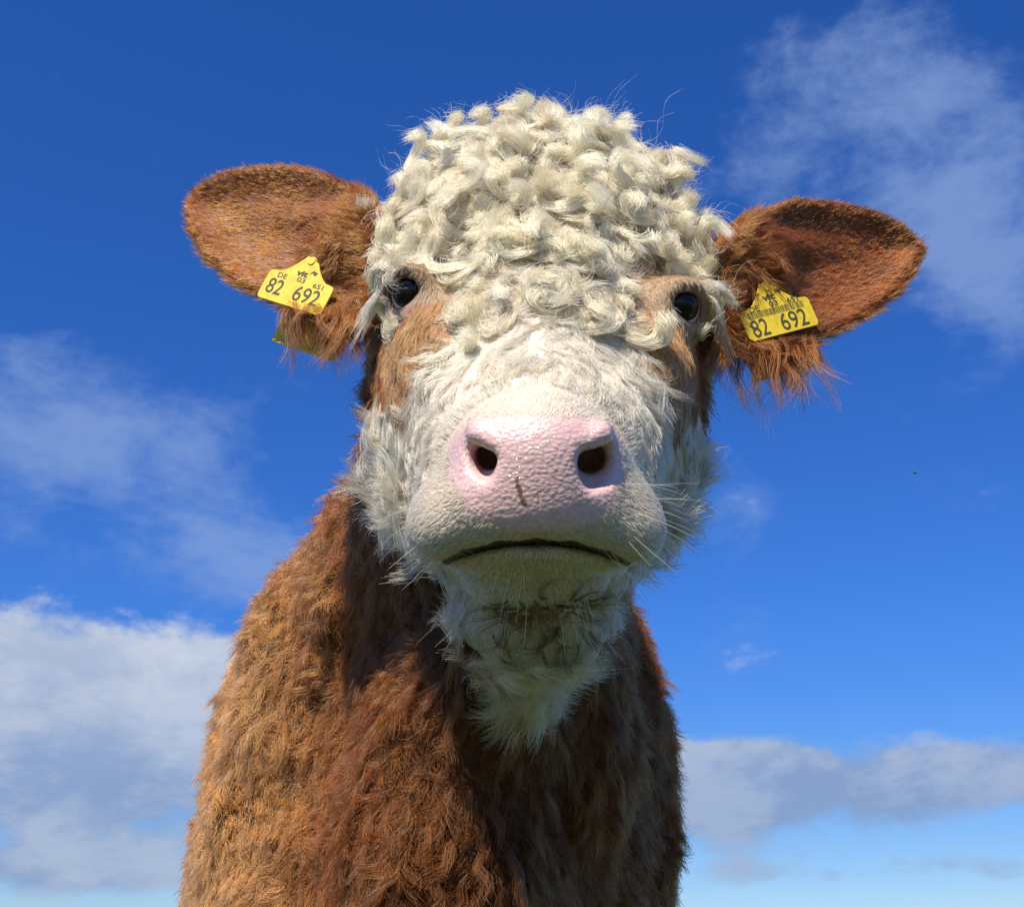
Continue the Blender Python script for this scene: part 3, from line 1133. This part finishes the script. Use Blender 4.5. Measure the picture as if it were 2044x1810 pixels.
# --- short brown fur round the eyes and on the cheeks
S, C, Rr = [], [], []
for rg_, base, ln in ((PATCH, np.array([0.44, 0.30, 0.17]), 0.0065), (CHEEK, np.array([0.52, 0.26, 0.085]), 0.015)):
    P, N, I = sample((reg == rg_).astype(float), density=(230000 if rg_ == PATCH else 150000) * HAIR)
    h = to_head(P)
    n = len(P)
    fl = tangent(N, aw * 0.9 + rw * np.sign(h[:, :1]) * 0.25 - nw * 0.2 + rng.normal(0, 0.15, P.shape))
    G = guides(P, N, fl, rng.uniform(0.7, 1.2, n) * ln, 6, rng.uniform(0.08, 0.26, n), rng.uniform(-0.1, 0.4, n), rng.uniform(0.9, 1.5, n) * rng.choice([-1, 1], n))
    back = (h[:, 2] < -0.075) | (V[I, 1] > 0.93)
    cb = np.where(back[:, None], BROWN * 1.05, base) * (1 + 0.25 * snoise(P, 70, 3)[:, None])
    mm = 4
    S.append(tuft(G, N, mm, 0.0020, conv=0.3, lenj=0.35, jit=0.0007, sink=0.0003)); C.append(tint(cb, n, mm, 0.12, 0.15, 0.05)); Rr.append(0.00015)
P, N, I = sample((reg == CHEEK) * (V[:, 1] > 0.90) * 1.0, density=9000 * HAIR)
n = len(P)
h = to_head(P)
fl = tangent(N, DOWN * 0.7 + rw * np.sign(h[:, :1]) * 0.6 + rng.normal(0, 0.35, P.shape))
G = guides(P, N, fl, rng.uniform(0.02, 0.04, n), 10, rng.uniform(0.4, 0.8, n), rng.uniform(0.3, 2.0, n), rng.uniform(-1.5, 1.5, n))
S.append(tuft(G, N, 14, 0.004, conv=0.5, lenj=0.3, jit=0.002)); C.append(tint(BROWN * 1.1, n, 14)); Rr.append(0.00016)
hair_obj('cheek_fur', S, C, Rr, label='short golden brown fur around eyes and cheeks')

# --- stubble on the muzzle and chin
S, C, Rr = [], [], []
P, N, I = sample((reg == MUZZLE).astype(float) * (1 - nose), density=1150000 * HAIR)
n = len(P)
nc = px(1072, 945, 0.78)
fl = tangent(N, unit(P - nc) + rng.normal(0, 0.12, P.shape))
h = w2px(P)
dl = sstep(np.abs(dn[I]), 5, 120)
G = guides(P, N, fl, rng.uniform(0.0022, 0.0042, n) + 0.0045 * dl * (h[:, 1] < 900) + 0.0014 * dl, 4, rng.uniform(0.2, 0.55, n), 0.25)
S.append(G)
C.append(tint(np.array([0.76, 0.69, 0.56]), n, 1, 0.0, 0.18, 0.05)); Rr.append(0.00019)
hair_obj('muzzle_stubble', S, C, Rr, label='short white stubble around the pink nose')

# --- whiskers
S, C, Rr = [], [], []
wk = ((reg == MUZZLE) & (PX[:, 1] > 960) & ((PX[:, 0] < 900) | (PX[:, 0] > 1200) | (PX[:, 1] > 1100))).astype(float)
P, N, I = sample(wk, n=150)
fl = tangent(N, unit(P - nc) * 1.0 + DOWN * 0.2)
G = guides(P, N, fl, rng.uniform(0.015, 0.045, 150), 10, rng.uniform(0.6, 1.1, 150), rng.uniform(0.1, 0.8, 150), rng.uniform(-0.5, 0.5, 150))
S.append(G); C.append(tint((0.8, 0.72, 0.55), 150, 1)); Rr.append(0.00016)
hair_obj('whiskers', S, C, Rr, label='thin pale whiskers on lips and chin')

# --- ears
S, C, Rr = [], [], []
P, N, I = sample((reg == EARR).astype(float), density=215000 * HAIR)
n = len(P)
Uv = np.where(P[:, :1] < 0.02, EAR[-1]['U'][None], EAR[1]['U'][None])
Vv = np.where(P[:, :1] < 0.02, EAR[-1]['V'][None], EAR[1]['V'][None])
Wv = np.where(P[:, :1] < 0.02, EAR[-1]['W'][None], EAR[1]['W'][None])
oo = np.where(P[:, :1] < 0.02, EAR[-1]['o'][None], EAR[1]['o'][None])
uq = ((P - oo) * Uv).sum(1)
vq = ((P - oo) * Vv).sum(1)
fl = tangent(N, Uv * 1.0 + Vv * (np.clip(vq * 6, -0.7, 0.5))[:, None] + 0.22 * snoise(P, 40, 4)[:, None] * Vv + rng.normal(0, 0.12, P.shape))
facing = (N * Wv).sum(1)
rim = sstep(0.75 - np.abs(facing), 0.0, 0.5)
lowr = sstep(-vq, -0.02, 0.05)
ln = rng.uniform(0.008, 0.013, n) + rim * 0.002 + rim * lowr * 0.014 + 0.012 * sstep(0.05 - uq, 0, 0.04)
G = guides(P, N, fl, ln, 8, rng.uniform(0.10, 0.26, n) + 0.18 * rim, rng.uniform(0.0, 0.6, n), rng.uniform(0.9, 1.5, n) * rng.choice([-1, 1], n), 1.0, 0.03, 1.2)
base = BROWN * np.array([0.92, 0.82, 0.70]) * (1 + 0.28 * snoise(P, 50, 6)[:, None]) * (1 + 0.85 * (sstep(uq, 0.03, 0.12) * (facing > 0.2) * sstep(0.035 - vq, 0, 0.05))[:, None])
S.append(tuft(G, N, 5, 0.0022, conv=0.35, lenj=0.35, jit=0.0009, sink=0.0005)); C.append(tint(base, n, 5, 0.12, 0.18, 0.05)); Rr.append(0.00016)
# long fringe under the base of each ear
for s in (-1, 1):
    e = EAR[s]
    q = (V - e['o'])
    u, v = q @ e['U'], q @ e['V']
    wt = ((reg == EARR) & (u > -0.02) & (u < 0.050) & (v < -0.040)).astype(float)
    P, N, I = sample(wt, n=int(100 * HAIR))
    n = len(P)
    fl = tangent(N, DOWN * 1.0 + e['U'] * 0.15 + rng.normal(0, 0.25, P.shape))
    G = guides(P, N, fl, rng.uniform(0.030, 0.072 if s < 0 else 0.088, n), 16, rng.uniform(0.1, 0.6, n), rng.uniform(-0.3, 2.4, n), rng.choice([-1, 1], n) * rng.uniform(0.6, 1.5, n), 1.3, 0.05, 1.1, grav=2.4)
    S.append(tuft(G, N, 15, 0.0035, conv=0.6, lenj=0.3, jit=0.003)); C.append(tint(BROWN * 1.1, n, 15, 0.15, 0.15)); Rr.append(0.00016)
hair_obj('ear_fur', S, C, Rr, label='russet fur lining the ears with long fringes below')

# --- coat of neck, chest and body
S, C, Rr = [], [], []
wn = (reg == NECK) & (V[:, 2] > 0.10) & ~((np.abs(PX[:, 0] - 1062) < 105) & (PX[:, 1] > 1200) & (PX[:, 1] < 1395) & (V[:, 1] < 1.15))
chest = wn & (V[:, 1] < 1.62) & (V[:, 2] > 0.62)
vis = chest * np.clip(0.35 + 1.2 * (-(VN @ unit(np.array([-0.2, 1.0, -0.3])))) + 0.5, 0.12, 1.0)


def coat(wt, dens, mm, lo, hi, K, rad, trad):
    P, N, I = sample(wt.astype(float), density=dens * HAIR)
    n = len(P)
    sw = snoise(P, 14, 11)[:, None]
    sw2 = snoise(P, 45, 12)[:, None]
    side = tangent(N, np.cross(N, DOWN[None]) + 1e-4)
    fl = tangent(N, DOWN * 0.75 + bd * 0.25 + side * (0.7 * sw + 0.45 * sw2) + rng.normal(0, 0.2, P.shape))
    dark = 1 + 0.22 * snoise(P, 22, 13)[:, None]
    # left flank lightened as painted sunlight; dewlap darker in pigment and in painted shade
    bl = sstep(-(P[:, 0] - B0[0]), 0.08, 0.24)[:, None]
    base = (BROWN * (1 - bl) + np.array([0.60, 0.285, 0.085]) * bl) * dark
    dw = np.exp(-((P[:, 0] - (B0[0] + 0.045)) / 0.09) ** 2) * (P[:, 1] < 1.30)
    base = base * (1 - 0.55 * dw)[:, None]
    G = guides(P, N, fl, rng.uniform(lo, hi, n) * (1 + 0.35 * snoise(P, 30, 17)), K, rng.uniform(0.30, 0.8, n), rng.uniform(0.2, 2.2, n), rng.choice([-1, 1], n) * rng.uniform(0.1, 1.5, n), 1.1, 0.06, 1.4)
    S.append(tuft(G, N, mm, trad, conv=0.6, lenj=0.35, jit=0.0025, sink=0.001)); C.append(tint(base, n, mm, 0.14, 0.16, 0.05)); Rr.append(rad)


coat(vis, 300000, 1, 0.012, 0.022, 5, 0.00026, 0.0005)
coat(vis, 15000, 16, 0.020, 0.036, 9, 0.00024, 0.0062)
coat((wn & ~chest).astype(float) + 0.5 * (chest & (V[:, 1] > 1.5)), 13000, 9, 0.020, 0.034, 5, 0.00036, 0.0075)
# shaggy locks down the dewlap and brisket
P, N, I = sample((chest & (V[:, 1] < 1.20) & (PX[:, 1] > 1280)).astype(float), density=2600 * HAIR)
n = len(P)
fl = tangent(N, DOWN + rng.normal(0, 0.25, P.shape))
G = guides(P, N, fl, rng.uniform(0.04, 0.065, n), 16, rng.uniform(0.25, 0.5, n), rng.uniform(-0.5, 1.5, n), rng.choice([-1, 1], n) * rng.uniform(0.7, 1.5, n), 1.0, 0.07, 1.6)
S.append(tuft(G, N, 26, 0.0055, conv=0.7, lenj=0.3, jit=0.003)); C.append(tint(BROWN * 0.75, n, 26, 0.18, 0.15)); Rr.append(0.0002)
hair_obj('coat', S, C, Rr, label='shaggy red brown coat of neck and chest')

# --- white throat tuft and muddy hairs below the chin
S, C, Rr = [], [], []
wt = ((PX[:, 0] > 1015) & (PX[:, 0] < 1110) & (PX[:, 1] > 1265) & (PX[:, 1] < 1400) & (V[:, 1] < 1.12) & (V[:, 1] > 0.9)).astype(float)
P, N, I = sample(wt, n=int(210 * HAIR))
n = len(P)
xs = w2px(P)[:, :1]
fl = tangent(N, DOWN * 1.0 + np.array([1.0, 0, 0]) * (xs - 1060) / 260 + rng.normal(0, 0.16, P.shape))
G = guides(P, N, fl, rng.uniform(0.035, 0.055, n), 16, rng.uniform(0.2, 0.6, n), rng.uniform(0.3, 3.6, n), rng.choice([-1, 1], n) * rng.uniform(0.5, 1.5, n), 1.6, 0.03, 1.2)
S.append(tuft(G, N, 40, 0.006, conv=0.35, lenj=0.3, jit=0.004)); C.append(tint(np.array([0.80, 0.72, 0.50]), n, 40, 0.05, 0.08)); Rr.append(0.00016)
hair_obj('throat_tuft', S, C, Rr, label='fluffy white tuft hanging below the chin')
S, C, Rr = [], [], []
wt = ((PX[:, 0] > 985) & (PX[:, 0] < 1175) & (PX[:, 1] > 1195) & (PX[:, 1] < 1290) & (V[:, 1] < 1.0) & (V[:, 1] > 0.80)).astype(float)
P, N, I = sample(wt, n=90)
n = len(P)
xs = w2px(P)[:, :1]
fl = tangent(N, DOWN * 1.0 + np.array([1.0, 0, 0]) * (xs - 1075) / 150 + rng.normal(0, 0.35, P.shape))
G = guides(P, N, fl, rng.uniform(0.022, 0.044, n), 14, rng.uniform(0.4, 0.8, n), rng.uniform(1.2, 4.2, n), rng.choice([-1, 1], n) * rng.uniform(0.7, 1.5, n), 1.2)
S.append(tuft(G, N, 10, 0.0022, conv=0.7, lenj=0.3, jit=0.002)); C.append(tint((0.13, 0.08, 0.03), n, 10, 0.35, 0.25)); Rr.append(0.00016)
hair_obj('muddy_chin_hair', S, C, Rr, label='dark muddy strands clinging below the chin')

# --- eyes and lashes
me_, g, b = material('eye_white')
tcx = g.add('ShaderNodeTexCoord')
b.inputs['Base Color'].default_value = (0.55, 0.50, 0.52, 1)
b.inputs['Roughness'].default_value = 0.18
b.inputs['Coat Weight'].default_value = 1.0
b.inputs['Coat Roughness'].default_value = 0.03
mi_, g, b = material('eye_iris')
nn = g.noise(g.add('ShaderNodeTexCoord').outputs['Object'], 300, 4, 0.6)
g.put(b.inputs['Base Color'], g.mix(nn, (0.004, 0.004, 0.005, 1), (0.016, 0.011, 0.008, 1)))
b.inputs['Roughness'].default_value = 0.10
b.inputs['Specular IOR Level'].default_value = 0.30


def sphere_cap(c, fr, rad, half, nr=14, ns=32, bulge=0.0):
    vs, fs = [c + fr[2] * (rad + bulge)], []
    for i in range(1, nr + 1):
        t = half * i / nr
        for j in range(ns):
            p = 6.28318 * j / ns
            rr = rad + bulge * (1 - (i / nr) ** 2)
            vs.append(c + rr * (fr[2] * math.cos(t) + (fr[0] * math.cos(p) + fr[1] * math.sin(p)) * math.sin(t)))
    for j in range(ns):
        fs.append((0, 1 + j, 1 + (j + 1) % ns))
    for i in range(nr - 1):
        for j in range(ns):
            a, b2 = 1 + i * ns + j, 1 + i * ns + (j + 1) % ns
            fs.append((a, a + ns, b2 + ns, b2))
    return vs, fs


for s in (-1, 1):
    c = EYES[s]
    fr = EYES[(s, 'f')]
    cc = c + fr[2] * 0.0005
    v, f = sphere_cap(cc, fr, EYE_R, math.pi * 0.93)
    ey = mesh_obj('eye', v, f, me_, cow)
    ey['label'] = 'dark eye with pale corner under white lashes' if s < 0 else 'dark eye with pale corner under brown lashes'
    # the gaze: a little outwards
    gz = unit(-CR[2] * 0.90 + HR[0] * s * 0.44 + CR[1] * 0.02)
    e0 = unit(np.cross(CR[1], gz))
    gf = np.stack([e0, np.cross(gz, e0), gz])
    v, f = sphere_cap(cc, gf, EYE_R + 0.0002, R_(38), bulge=0.0012)
    ir = mesh_obj('iris', v, f, mi_, ey)
    # lashes
    pts, nn_, tt = [], [], []
    sd, up, od = fr
    lat = sd if (sd @ HR[0]) * s > 0 else -sd
    M = 34
    for q in range(M):
        t = q / (M - 1)
        ang = math.pi * (-0.02 + 0.48 * t)
        pts.append(c + lat * 0.0225 * math.cos(ang) + up * 0.0165 * math.sin(ang) + od * 0.0145)
        tt.append(unit(od * 0.30 + lat * (1.0 - 0.2 * t) + DOWN * (0.55 - 0.2 * t)))
    pts, tt = np.array(pts), np.array(tt)
    nrm_ = unit(np.cross(tt, np.cross(up[None], tt)))
    G = guides(pts, nrm_, tangent(nrm_, tt), rng.uniform(0.026, 0.046, M), 12, -0.05, 0.5, 0.2, 1.2)
    colr = (0.86, 0.80, 0.68) if s < 0 else (0.62, 0.36, 0.16)
    hair_obj('eyelashes', [tuft(G, nrm_, 5, 0.0016, conv=0.6, lenj=0.4, jit=0.002)], [tint(colr, M, 5, 0.08, 0.1)], [0.00024], parent=ey)

print('strands', NSTR, 'points', NPTS)

# ------------------------------------------------------------------ pasture grass round the hooves
mgr, g, b = material('grass_blades')
hi2 = g.add('ShaderNodeHairInfo')
g.put(b.inputs['Base Color'], g.mix(hi2.outputs['Random'], (0.040, 0.085, 0.012, 1), (0.095, 0.130, 0.028, 1)))
b.inputs['Roughness'].default_value = 0.6
ngr = 45000
rad_ = 0.3 + 5.2 * np.sqrt(rng.random(ngr))
an_ = rng.random(ngr) * 6.283
gp = np.stack([np.cos(an_) * rad_, 1.4 + np.sin(an_) * rad_, np.zeros(ngr)], 1)
gn = np.broadcast_to(np.array([0, 0, 1.0]), gp.shape).copy()
gt = tangent(gn, np.stack([rng.normal(size=ngr), rng.normal(size=ngr), np.zeros(ngr)], 1))
GG = guides(gp, gn, gt, rng.uniform(0.05, 0.14, ngr), 5, rng.uniform(1.0, 1.5, ngr), rng.uniform(0.2, 1.1, ngr))
gc = bpy.data.hair_curves.new('grass')
gc.add_curves([5] * ngr)
gc.attributes['position'].data.foreach_set('vector', GG.reshape(-1, 3).astype(np.float32).ravel())
ra = gc.attributes.get('radius') or gc.attributes.new('radius', 'FLOAT', 'POINT')
ra.data.foreach_set('value', np.tile(np.array([0.0016, 0.0017, 0.0014, 0.0009, 0.0002], np.float32), ngr))
gc.materials.append(mgr)
go = bpy.data.objects.new('grass', gc)
col.objects.link(go)
tag(go, 'short green meadow grass around the hooves', None, None, 'stuff')

# ------------------------------------------------------------------ ear tags
my, g, b = material('yellow_plastic')
nn = g.noise(g.add('ShaderNodeTexCoord').outputs['Object'], 130, 5, 0.65)
sc_ = g.noise(g.add('ShaderNodeTexCoord').outputs['Object'], 900, 3, 0.7)
g.put(b.inputs['Base Color'], g.mix(g.smooth(nn, 0.42, 0.72), (0.86, 0.62, 0.03, 1), (0.72, 0.47, 0.02, 1)))
mpw = g.add('ShaderNodeMapping')
mpw.inputs['Rotation'].default_value = (0.4, 0.9, 0.6)
mpw.inputs['Scale'].default_value = (1.0, 9.0, 1.0)
g.l.new(g.add('ShaderNodeTexCoord').outputs['Object'], mpw.inputs[0])
wr = g.noise(mpw.outputs[0], 150, 5, 0.7)
oldc = b.inputs['Base Color'].links[0].from_socket
g.put(b.inputs['Base Color'], g.mix(g.smooth(wr, 0.54, 0.72, 0.0, 0.55), oldc, (0.30, 0.19, 0.03, 1)))
g.put(b.inputs['Roughness'], g.smooth(sc_, 0.3, 0.7, 0.35, 0.6))
mk, g, b = material('tag_print')
nn = g.noise(g.add('ShaderNodeTexCoord').outputs['Object'], 700, 3, 0.7)
g.put(b.inputs['Base Color'], g.mix(nn, (0.03, 0.028, 0.02, 1), (0.10, 0.085, 0.04, 1)))
b.inputs['Roughness'].default_value = 0.7


def plate_outline(w, h, neck, top, r=0.004):
    """rounded plate with shoulders drawn up into a neck; origin in the middle of the lower edge"""
    pts = []

    def arc(cx, cy, r, a0, a1, n=6):
        for i in range(n + 1):
            a = a0 + (a1 - a0) * i / n
            pts.append((cx + r * math.cos(a), cy + r * math.sin(a)))
    hw = w / 2
    arc(-hw + r, r, r, math.pi * 1.5, math.pi, 6)
    arc(-hw + r, h - r, r, math.pi, math.pi * 0.5, 6)
    # left shoulder: concave sweep up to the neck
    for i in range(1, 9):
        t = i / 8
        x = -hw * 0.80 * (1 - t) - neck / 2 * t
        y = h + (top - h) * t ** 1.7
        pts.append((x, y))
    for i in range(7, 0, -1):
        t = i / 8
        x = hw * 0.80 * (1 - t) + neck / 2 * t
        y = h + (top - h) * t ** 1.7
        pts.append((x, y)) if i < 8 else None
    arc(hw - r, h - r, r, math.pi * 0.5, 0, 6)
    arc(hw - r, r, r, 0, -math.pi * 0.5, 6)
    return pts


def plate(name, fr, o, outline, th, parent, bend=0.0):
    ex, ey, ez = fr
    n = len(outline)
    vs, fs = [], []
    inset = 0.0005
    c = np.mean(outline, 0)
    layers = ((-th / 2, inset), (-th / 2 + inset, 0), (th / 2 - inset, 0), (th / 2, inset))
    for dz, ins in layers:
        for x, y in outline:
            d = np.array([x, y]) - c
            q = np.array([x, y]) - d / np.linalg.norm(d) * ins
            vs.append(o + ex * q[0] + ey * q[1] + ez * (dz - bend * (q[0] / 0.03) ** 2))
    for L in range(3):
        for i in range(n):
            j = (i + 1) % n
            fs.append((L * n + i, L * n + j, (L + 1) * n + j, (L + 1) * n + i))
    fs.append(tuple(range(3 * n, 4 * n)))
    fs.append(tuple(range(n))[::-1])
    ob = mesh_obj(name, vs, fs, my, parent, smooth=False)
    import bmesh
    bm = bmesh.new()
    bm.from_mesh(ob.data)
    bmesh.ops.recalc_face_normals(bm, faces=bm.faces)
    bm.to_mesh(ob.data)
    bm.free()
    return ob


def lettering(name, txt, fr, o, x, y, size, sx, parent, bold=0.0):
    cu = bpy.data.curves.new(name, 'FONT')
    cu.body = txt
    cu.size = size
    cu.align_x = 'LEFT'
    cu.extrude = 0.00006
    cu.offset = bold
    cu.materials.append(mk)
    tmp = bpy.data.objects.new(name + '_text', cu)
    col.objects.link(tmp)
    dg = bpy.context.evaluated_depsgraph_get()
    tm = bpy.data.meshes.new_from_object(tmp.evaluated_get(dg), depsgraph=dg)
    bpy.data.objects.remove(tmp)
    tm.name = name
    t = bpy.data.objects.new(name, tm)
    col.objects.link(t)
    ex, ey, ez = fr
    p = o + ex * x + ey * y
    m = Matrix(((ex[0] * sx, ey[0], ez[0], p[0]), (ex[1] * sx, ey[1], ez[1], p[1]), (ex[2] * sx, ey[2], ez[2], p[2]), (0, 0, 0, 1)))
    t.parent = parent
    t.matrix_parent_inverse = parent.matrix_world.inverted()
    t.matrix_world = m
    return t


def tube_mesh(name, p0, p1, rad, mat, parent, rings=((0, 1), (1, 1)), n=20):
    d = unit(p1 - p0)
    e1 = unit(np.cross(d, np.array([0.3, 0.5, 0.8])))
    e2 = np.cross(d, e1)
    vs, fs = [], []
    for t, k in rings:
        for i in range(n):
            a = 6.28318 * i / n
            vs.append(p0 + (p1 - p0) * t + (e1 * math.cos(a) + e2 * math.sin(a)) * rad * k)
    m = len(rings)
    for L in range(m - 1):
        for i in range(n):
            j = (i + 1) % n
            fs.append((L * n + i, L * n + j, (L + 1) * n + j, (L + 1) * n + i))
    fs.append(tuple(range((m - 1) * n, m * n)))
    fs.append(tuple(range(n))[::-1])
    return mesh_obj(name, vs, fs, mat, parent, smooth=False)


def ear_tag(s, bl, br, tl, z, back_shift, label, barcode):
    e = EAR[s]
    camp = np.array([0, 0, HC])

    def on_ear(q):
        d = px(q[0], q[1], 1.0) - camp
        return camp + d * (((e['o'] + e['W'] * z - camp) @ e['W']) / (d @ e['W']))
    o0, o1, o2 = on_ear(bl), on_ear(br), on_ear(tl)
    ex = unit(o1 - o0)
    ey = o2 - o0
    ey = unit(ey - ex * (ey @ ex))
    # the plate leans with the ear: its upper edge lies a little farther off, its outer side too
    ez = unit(np.cross(ex, ey))
    w = np.linalg.norm(o1 - o0)
    h = np.linalg.norm(o2 - o0)
    o = (o0 + o1) / 2
    fr = (ex, ey, ez)
    root = empty('ear_tag', tuple(o))
    tag(root, label, 'ear tag', 'ear tags')
    ol = plate_outline(w, h, 0.010, h + 0.020)
    front = plate('front_plate', fr, o, ol, 0.0016, root)
    bo = o + ex * back_shift[0] + ey * back_shift[1] - ez * back_shift[2]
    ol2 = plate_outline(w, h, 0.010, h + 0.020 - back_shift[1])
    plate('back_plate', fr, bo, ol2, 0.0016, root)
    top = o + ey * (h + 0.016)
    tube_mesh('pin', top + ez * 0.0016, top - ez * (back_shift[2] + 0.002), 0.0040, my, root, ((0, 0.8), (0.05, 1.2), (0.10, 1.2), (0.12, 0.7), (0.9, 0.7), (0.92, 1.3), (1, 1.2)))
    # ear hair falling over the neck of the tag
    qv = np.where((np.linalg.norm(V - (top + ey * 0.008), axis=1) < 0.026) & ((V - top) @ ey > -0.001) & (VN @ e['W'] > 0.2))[0]
    if len(qv):
        sel = rng.choice(qv, 36)
        Ph, Nh = V[sel], VN[sel]
        Gh = guides(Ph, Nh, tangent(Nh, -ey * 0.9 + e['U'] * 0.35 + rng.normal(0, 0.25, Ph.shape)), rng.uniform(0.016, 0.028, 36), 10, rng.uniform(0.7, 1.1, 36), rng.uniform(0.7, 1.6, 36), rng.uniform(-0.6, 0.6, 36), 1.1)
        hair_obj('ear_hair', [tuft(Gh, Nh, 9, 0.003, conv=0.5, lenj=0.3, jit=0.002)], [tint(BROWN, 36, 9, 0.15, 0.18)], [0.00016])
    po = o + ez * 0.00092
    k = w / 0.057
    lettering('lettering', '82', fr, po, -0.0245 * k, (0.0022 if barcode else 0.0058) * k, 0.0175 * k, 0.80, front, 0.00012)
    lettering('lettering', '692', fr, po, -0.0010 * k, (0.0022 if barcode else 0.0058) * k, 0.0175 * k, 0.86, front, 0.00012)
    yy = (0.0206 if barcode else 0.0204) * k
    lettering('lettering', 'DE', fr, po, -0.0205 * k, yy - 0.001, 0.0058 * k, 1.15, front, 0.00005)
    lettering('lettering', '03', fr, po, -0.0035 * k, yy, 0.0055 * k, 1.35, front, 0.00005)
    lettering('lettering', '651', fr, po, 0.0110 * k, yy - (0.0005 if barcode else 0.0014), 0.0055 * k, 1.25, front, 0.00005)
    lettering('lettering', 'vit', fr, po, -0.006 * k, yy + 0.0050 * k, 0.0066 * k, 1.35, front, 0.0003)
    # swoosh beside the maker's word
    sw = [(0.0035, 0.0085), (0.0060, 0.0105), (0.0085, 0.0085), (0.0105, 0.0112), (0.0080, 0.0122), (0.0058, 0.0122)]
    vs = [po + ex * a * k + ey * (yy + b2 * k - 0.001) + ez * 0.00003 for a, b2 in sw]
    mesh_obj('emblem', vs, [(0, 1, 5), (1, 2, 3, 4), (1, 4, 5)], mk, front, smooth=False)
    if barcode:
        rs = np.random.default_rng(3)
        x = -0.0225 * k
        vs, fs = [], []
        while x < 0.0225 * k:
            bw = rs.choice([0.0003, 0.0006, 0.0009])
            y0, y1 = 0.0150 * k, 0.0198 * k
            i = len(vs)
            for a, b2 in ((x, y0), (x + bw, y0), (x + bw, y1), (x, y1)):
                vs.append(po + ex * a + ey * b2 + ez * 0.00003)
            fs.append((i, i + 1, i + 2, i + 3))
            x += bw + rs.choice([0.0003, 0.0005, 0.0008])
        mesh_obj('barcode', vs, fs, mk, front, smooth=False)
    return root


ear_tag(-1, (511, 592), (639, 632), (531, 534), 0.018, (0.010, -0.0215, 0.034), 'yellow numbered ear tag without a barcode, in the ear on the left', False)
ear_tag(1, (1499, 684), (1636, 648), (1503, 626), 0.018, (0.006, -0.027, 0.024), 'yellow numbered ear tag with a barcode, in the ear on the right', True)

# ------------------------------------------------------------------ the fly in the air
mf, g, b = material('fly_shell')
nn = g.noise(g.add('ShaderNodeTexCoord').outputs['Object'], 900, 3, 0.6)
g.put(b.inputs['Base Color'], g.mix(nn, (0.006, 0.006, 0.007, 1), (0.02, 0.018, 0.016, 1)))
b.inputs['Roughness'].default_value = 0.4
mw, g, b = material('fly_wing')
b.inputs['Base Color'].default_value = (0.25, 0.24, 0.22, 1)
b.inputs['Roughness'].default_value = 0.3
b.inputs['Alpha'].default_value = 0.45
fp = px(1826, 944, 2.4)
fly = empty('fly', tuple(fp))
tag(fly, 'tiny black fly in the clear sky right of the cow', 'insect')


def blobm(name, c, R, rad, mat, parent, nu=12, nv=8):
    vs, fs = [], []
    for i in range(nv + 1):
        t = math.pi * i / nv
        for j in range(nu):
            q = 6.28318 * j / nu
            l = np.array([math.sin(t) * math.cos(q) * rad[0], math.sin(t) * math.sin(q) * rad[1], math.cos(t) * rad[2]])
            vs.append(c + l @ R)
    for i in range(nv):
        for j in range(nu):
            k = (j + 1) % nu
            fs.append((i * nu + j, i * nu + k, (i + 1) * nu + k, (i + 1) * nu + j))
    return mesh_obj(name, vs, fs, mat, parent)


FR = rotR(rotR(np.eye(3), 2, R_(35)), 0, R_(15))
blobm('body', fp, FR, (0.0017, 0.0034, 0.0016), mf, fly)
blobm('head', fp - FR[1] * 0.0040, FR, (0.0014, 0.0010, 0.0011), mf, fly)
for s in (-1, 1):
    wv = [fp + FR[2] * 0.0014 - FR[1] * 0.001, fp + FR[0] * s * 0.0022 + FR[1] * 0.0005 + FR[2] * 0.0019, fp + FR[0] * s * 0.0040 + FR[1] * 0.0030 + FR[2] * 0.0020,
          fp + FR[0] * s * 0.0030 + FR[1] * 0.0050 + FR[2] * 0.0019, fp + FR[0] * s * 0.0012 + FR[1] * 0.0036 + FR[2] * 0.0016]
    wv += [q - FR[2] * 0.00005 for q in wv]
    wf = [(0, 1, 2, 3, 4), (9, 8, 7, 6, 5)] + [(i, (i + 1) % 5, (i + 1) % 5 + 5, i + 5) for i in range(5)]
    mesh_obj('wing', wv, wf, mw, fly, smooth=False)
    for q in range(3):
        a = fp + FR[0] * s * 0.0010 - FR[1] * (0.0012 - 0.0012 * q) - FR[2] * 0.001
        tube_mesh('leg', a, a + FR[0] * s * 0.0016 - FR[2] * 0.0020 + FR[1] * 0.0006 * (q - 1), 0.00014, mf, fly, n=6)
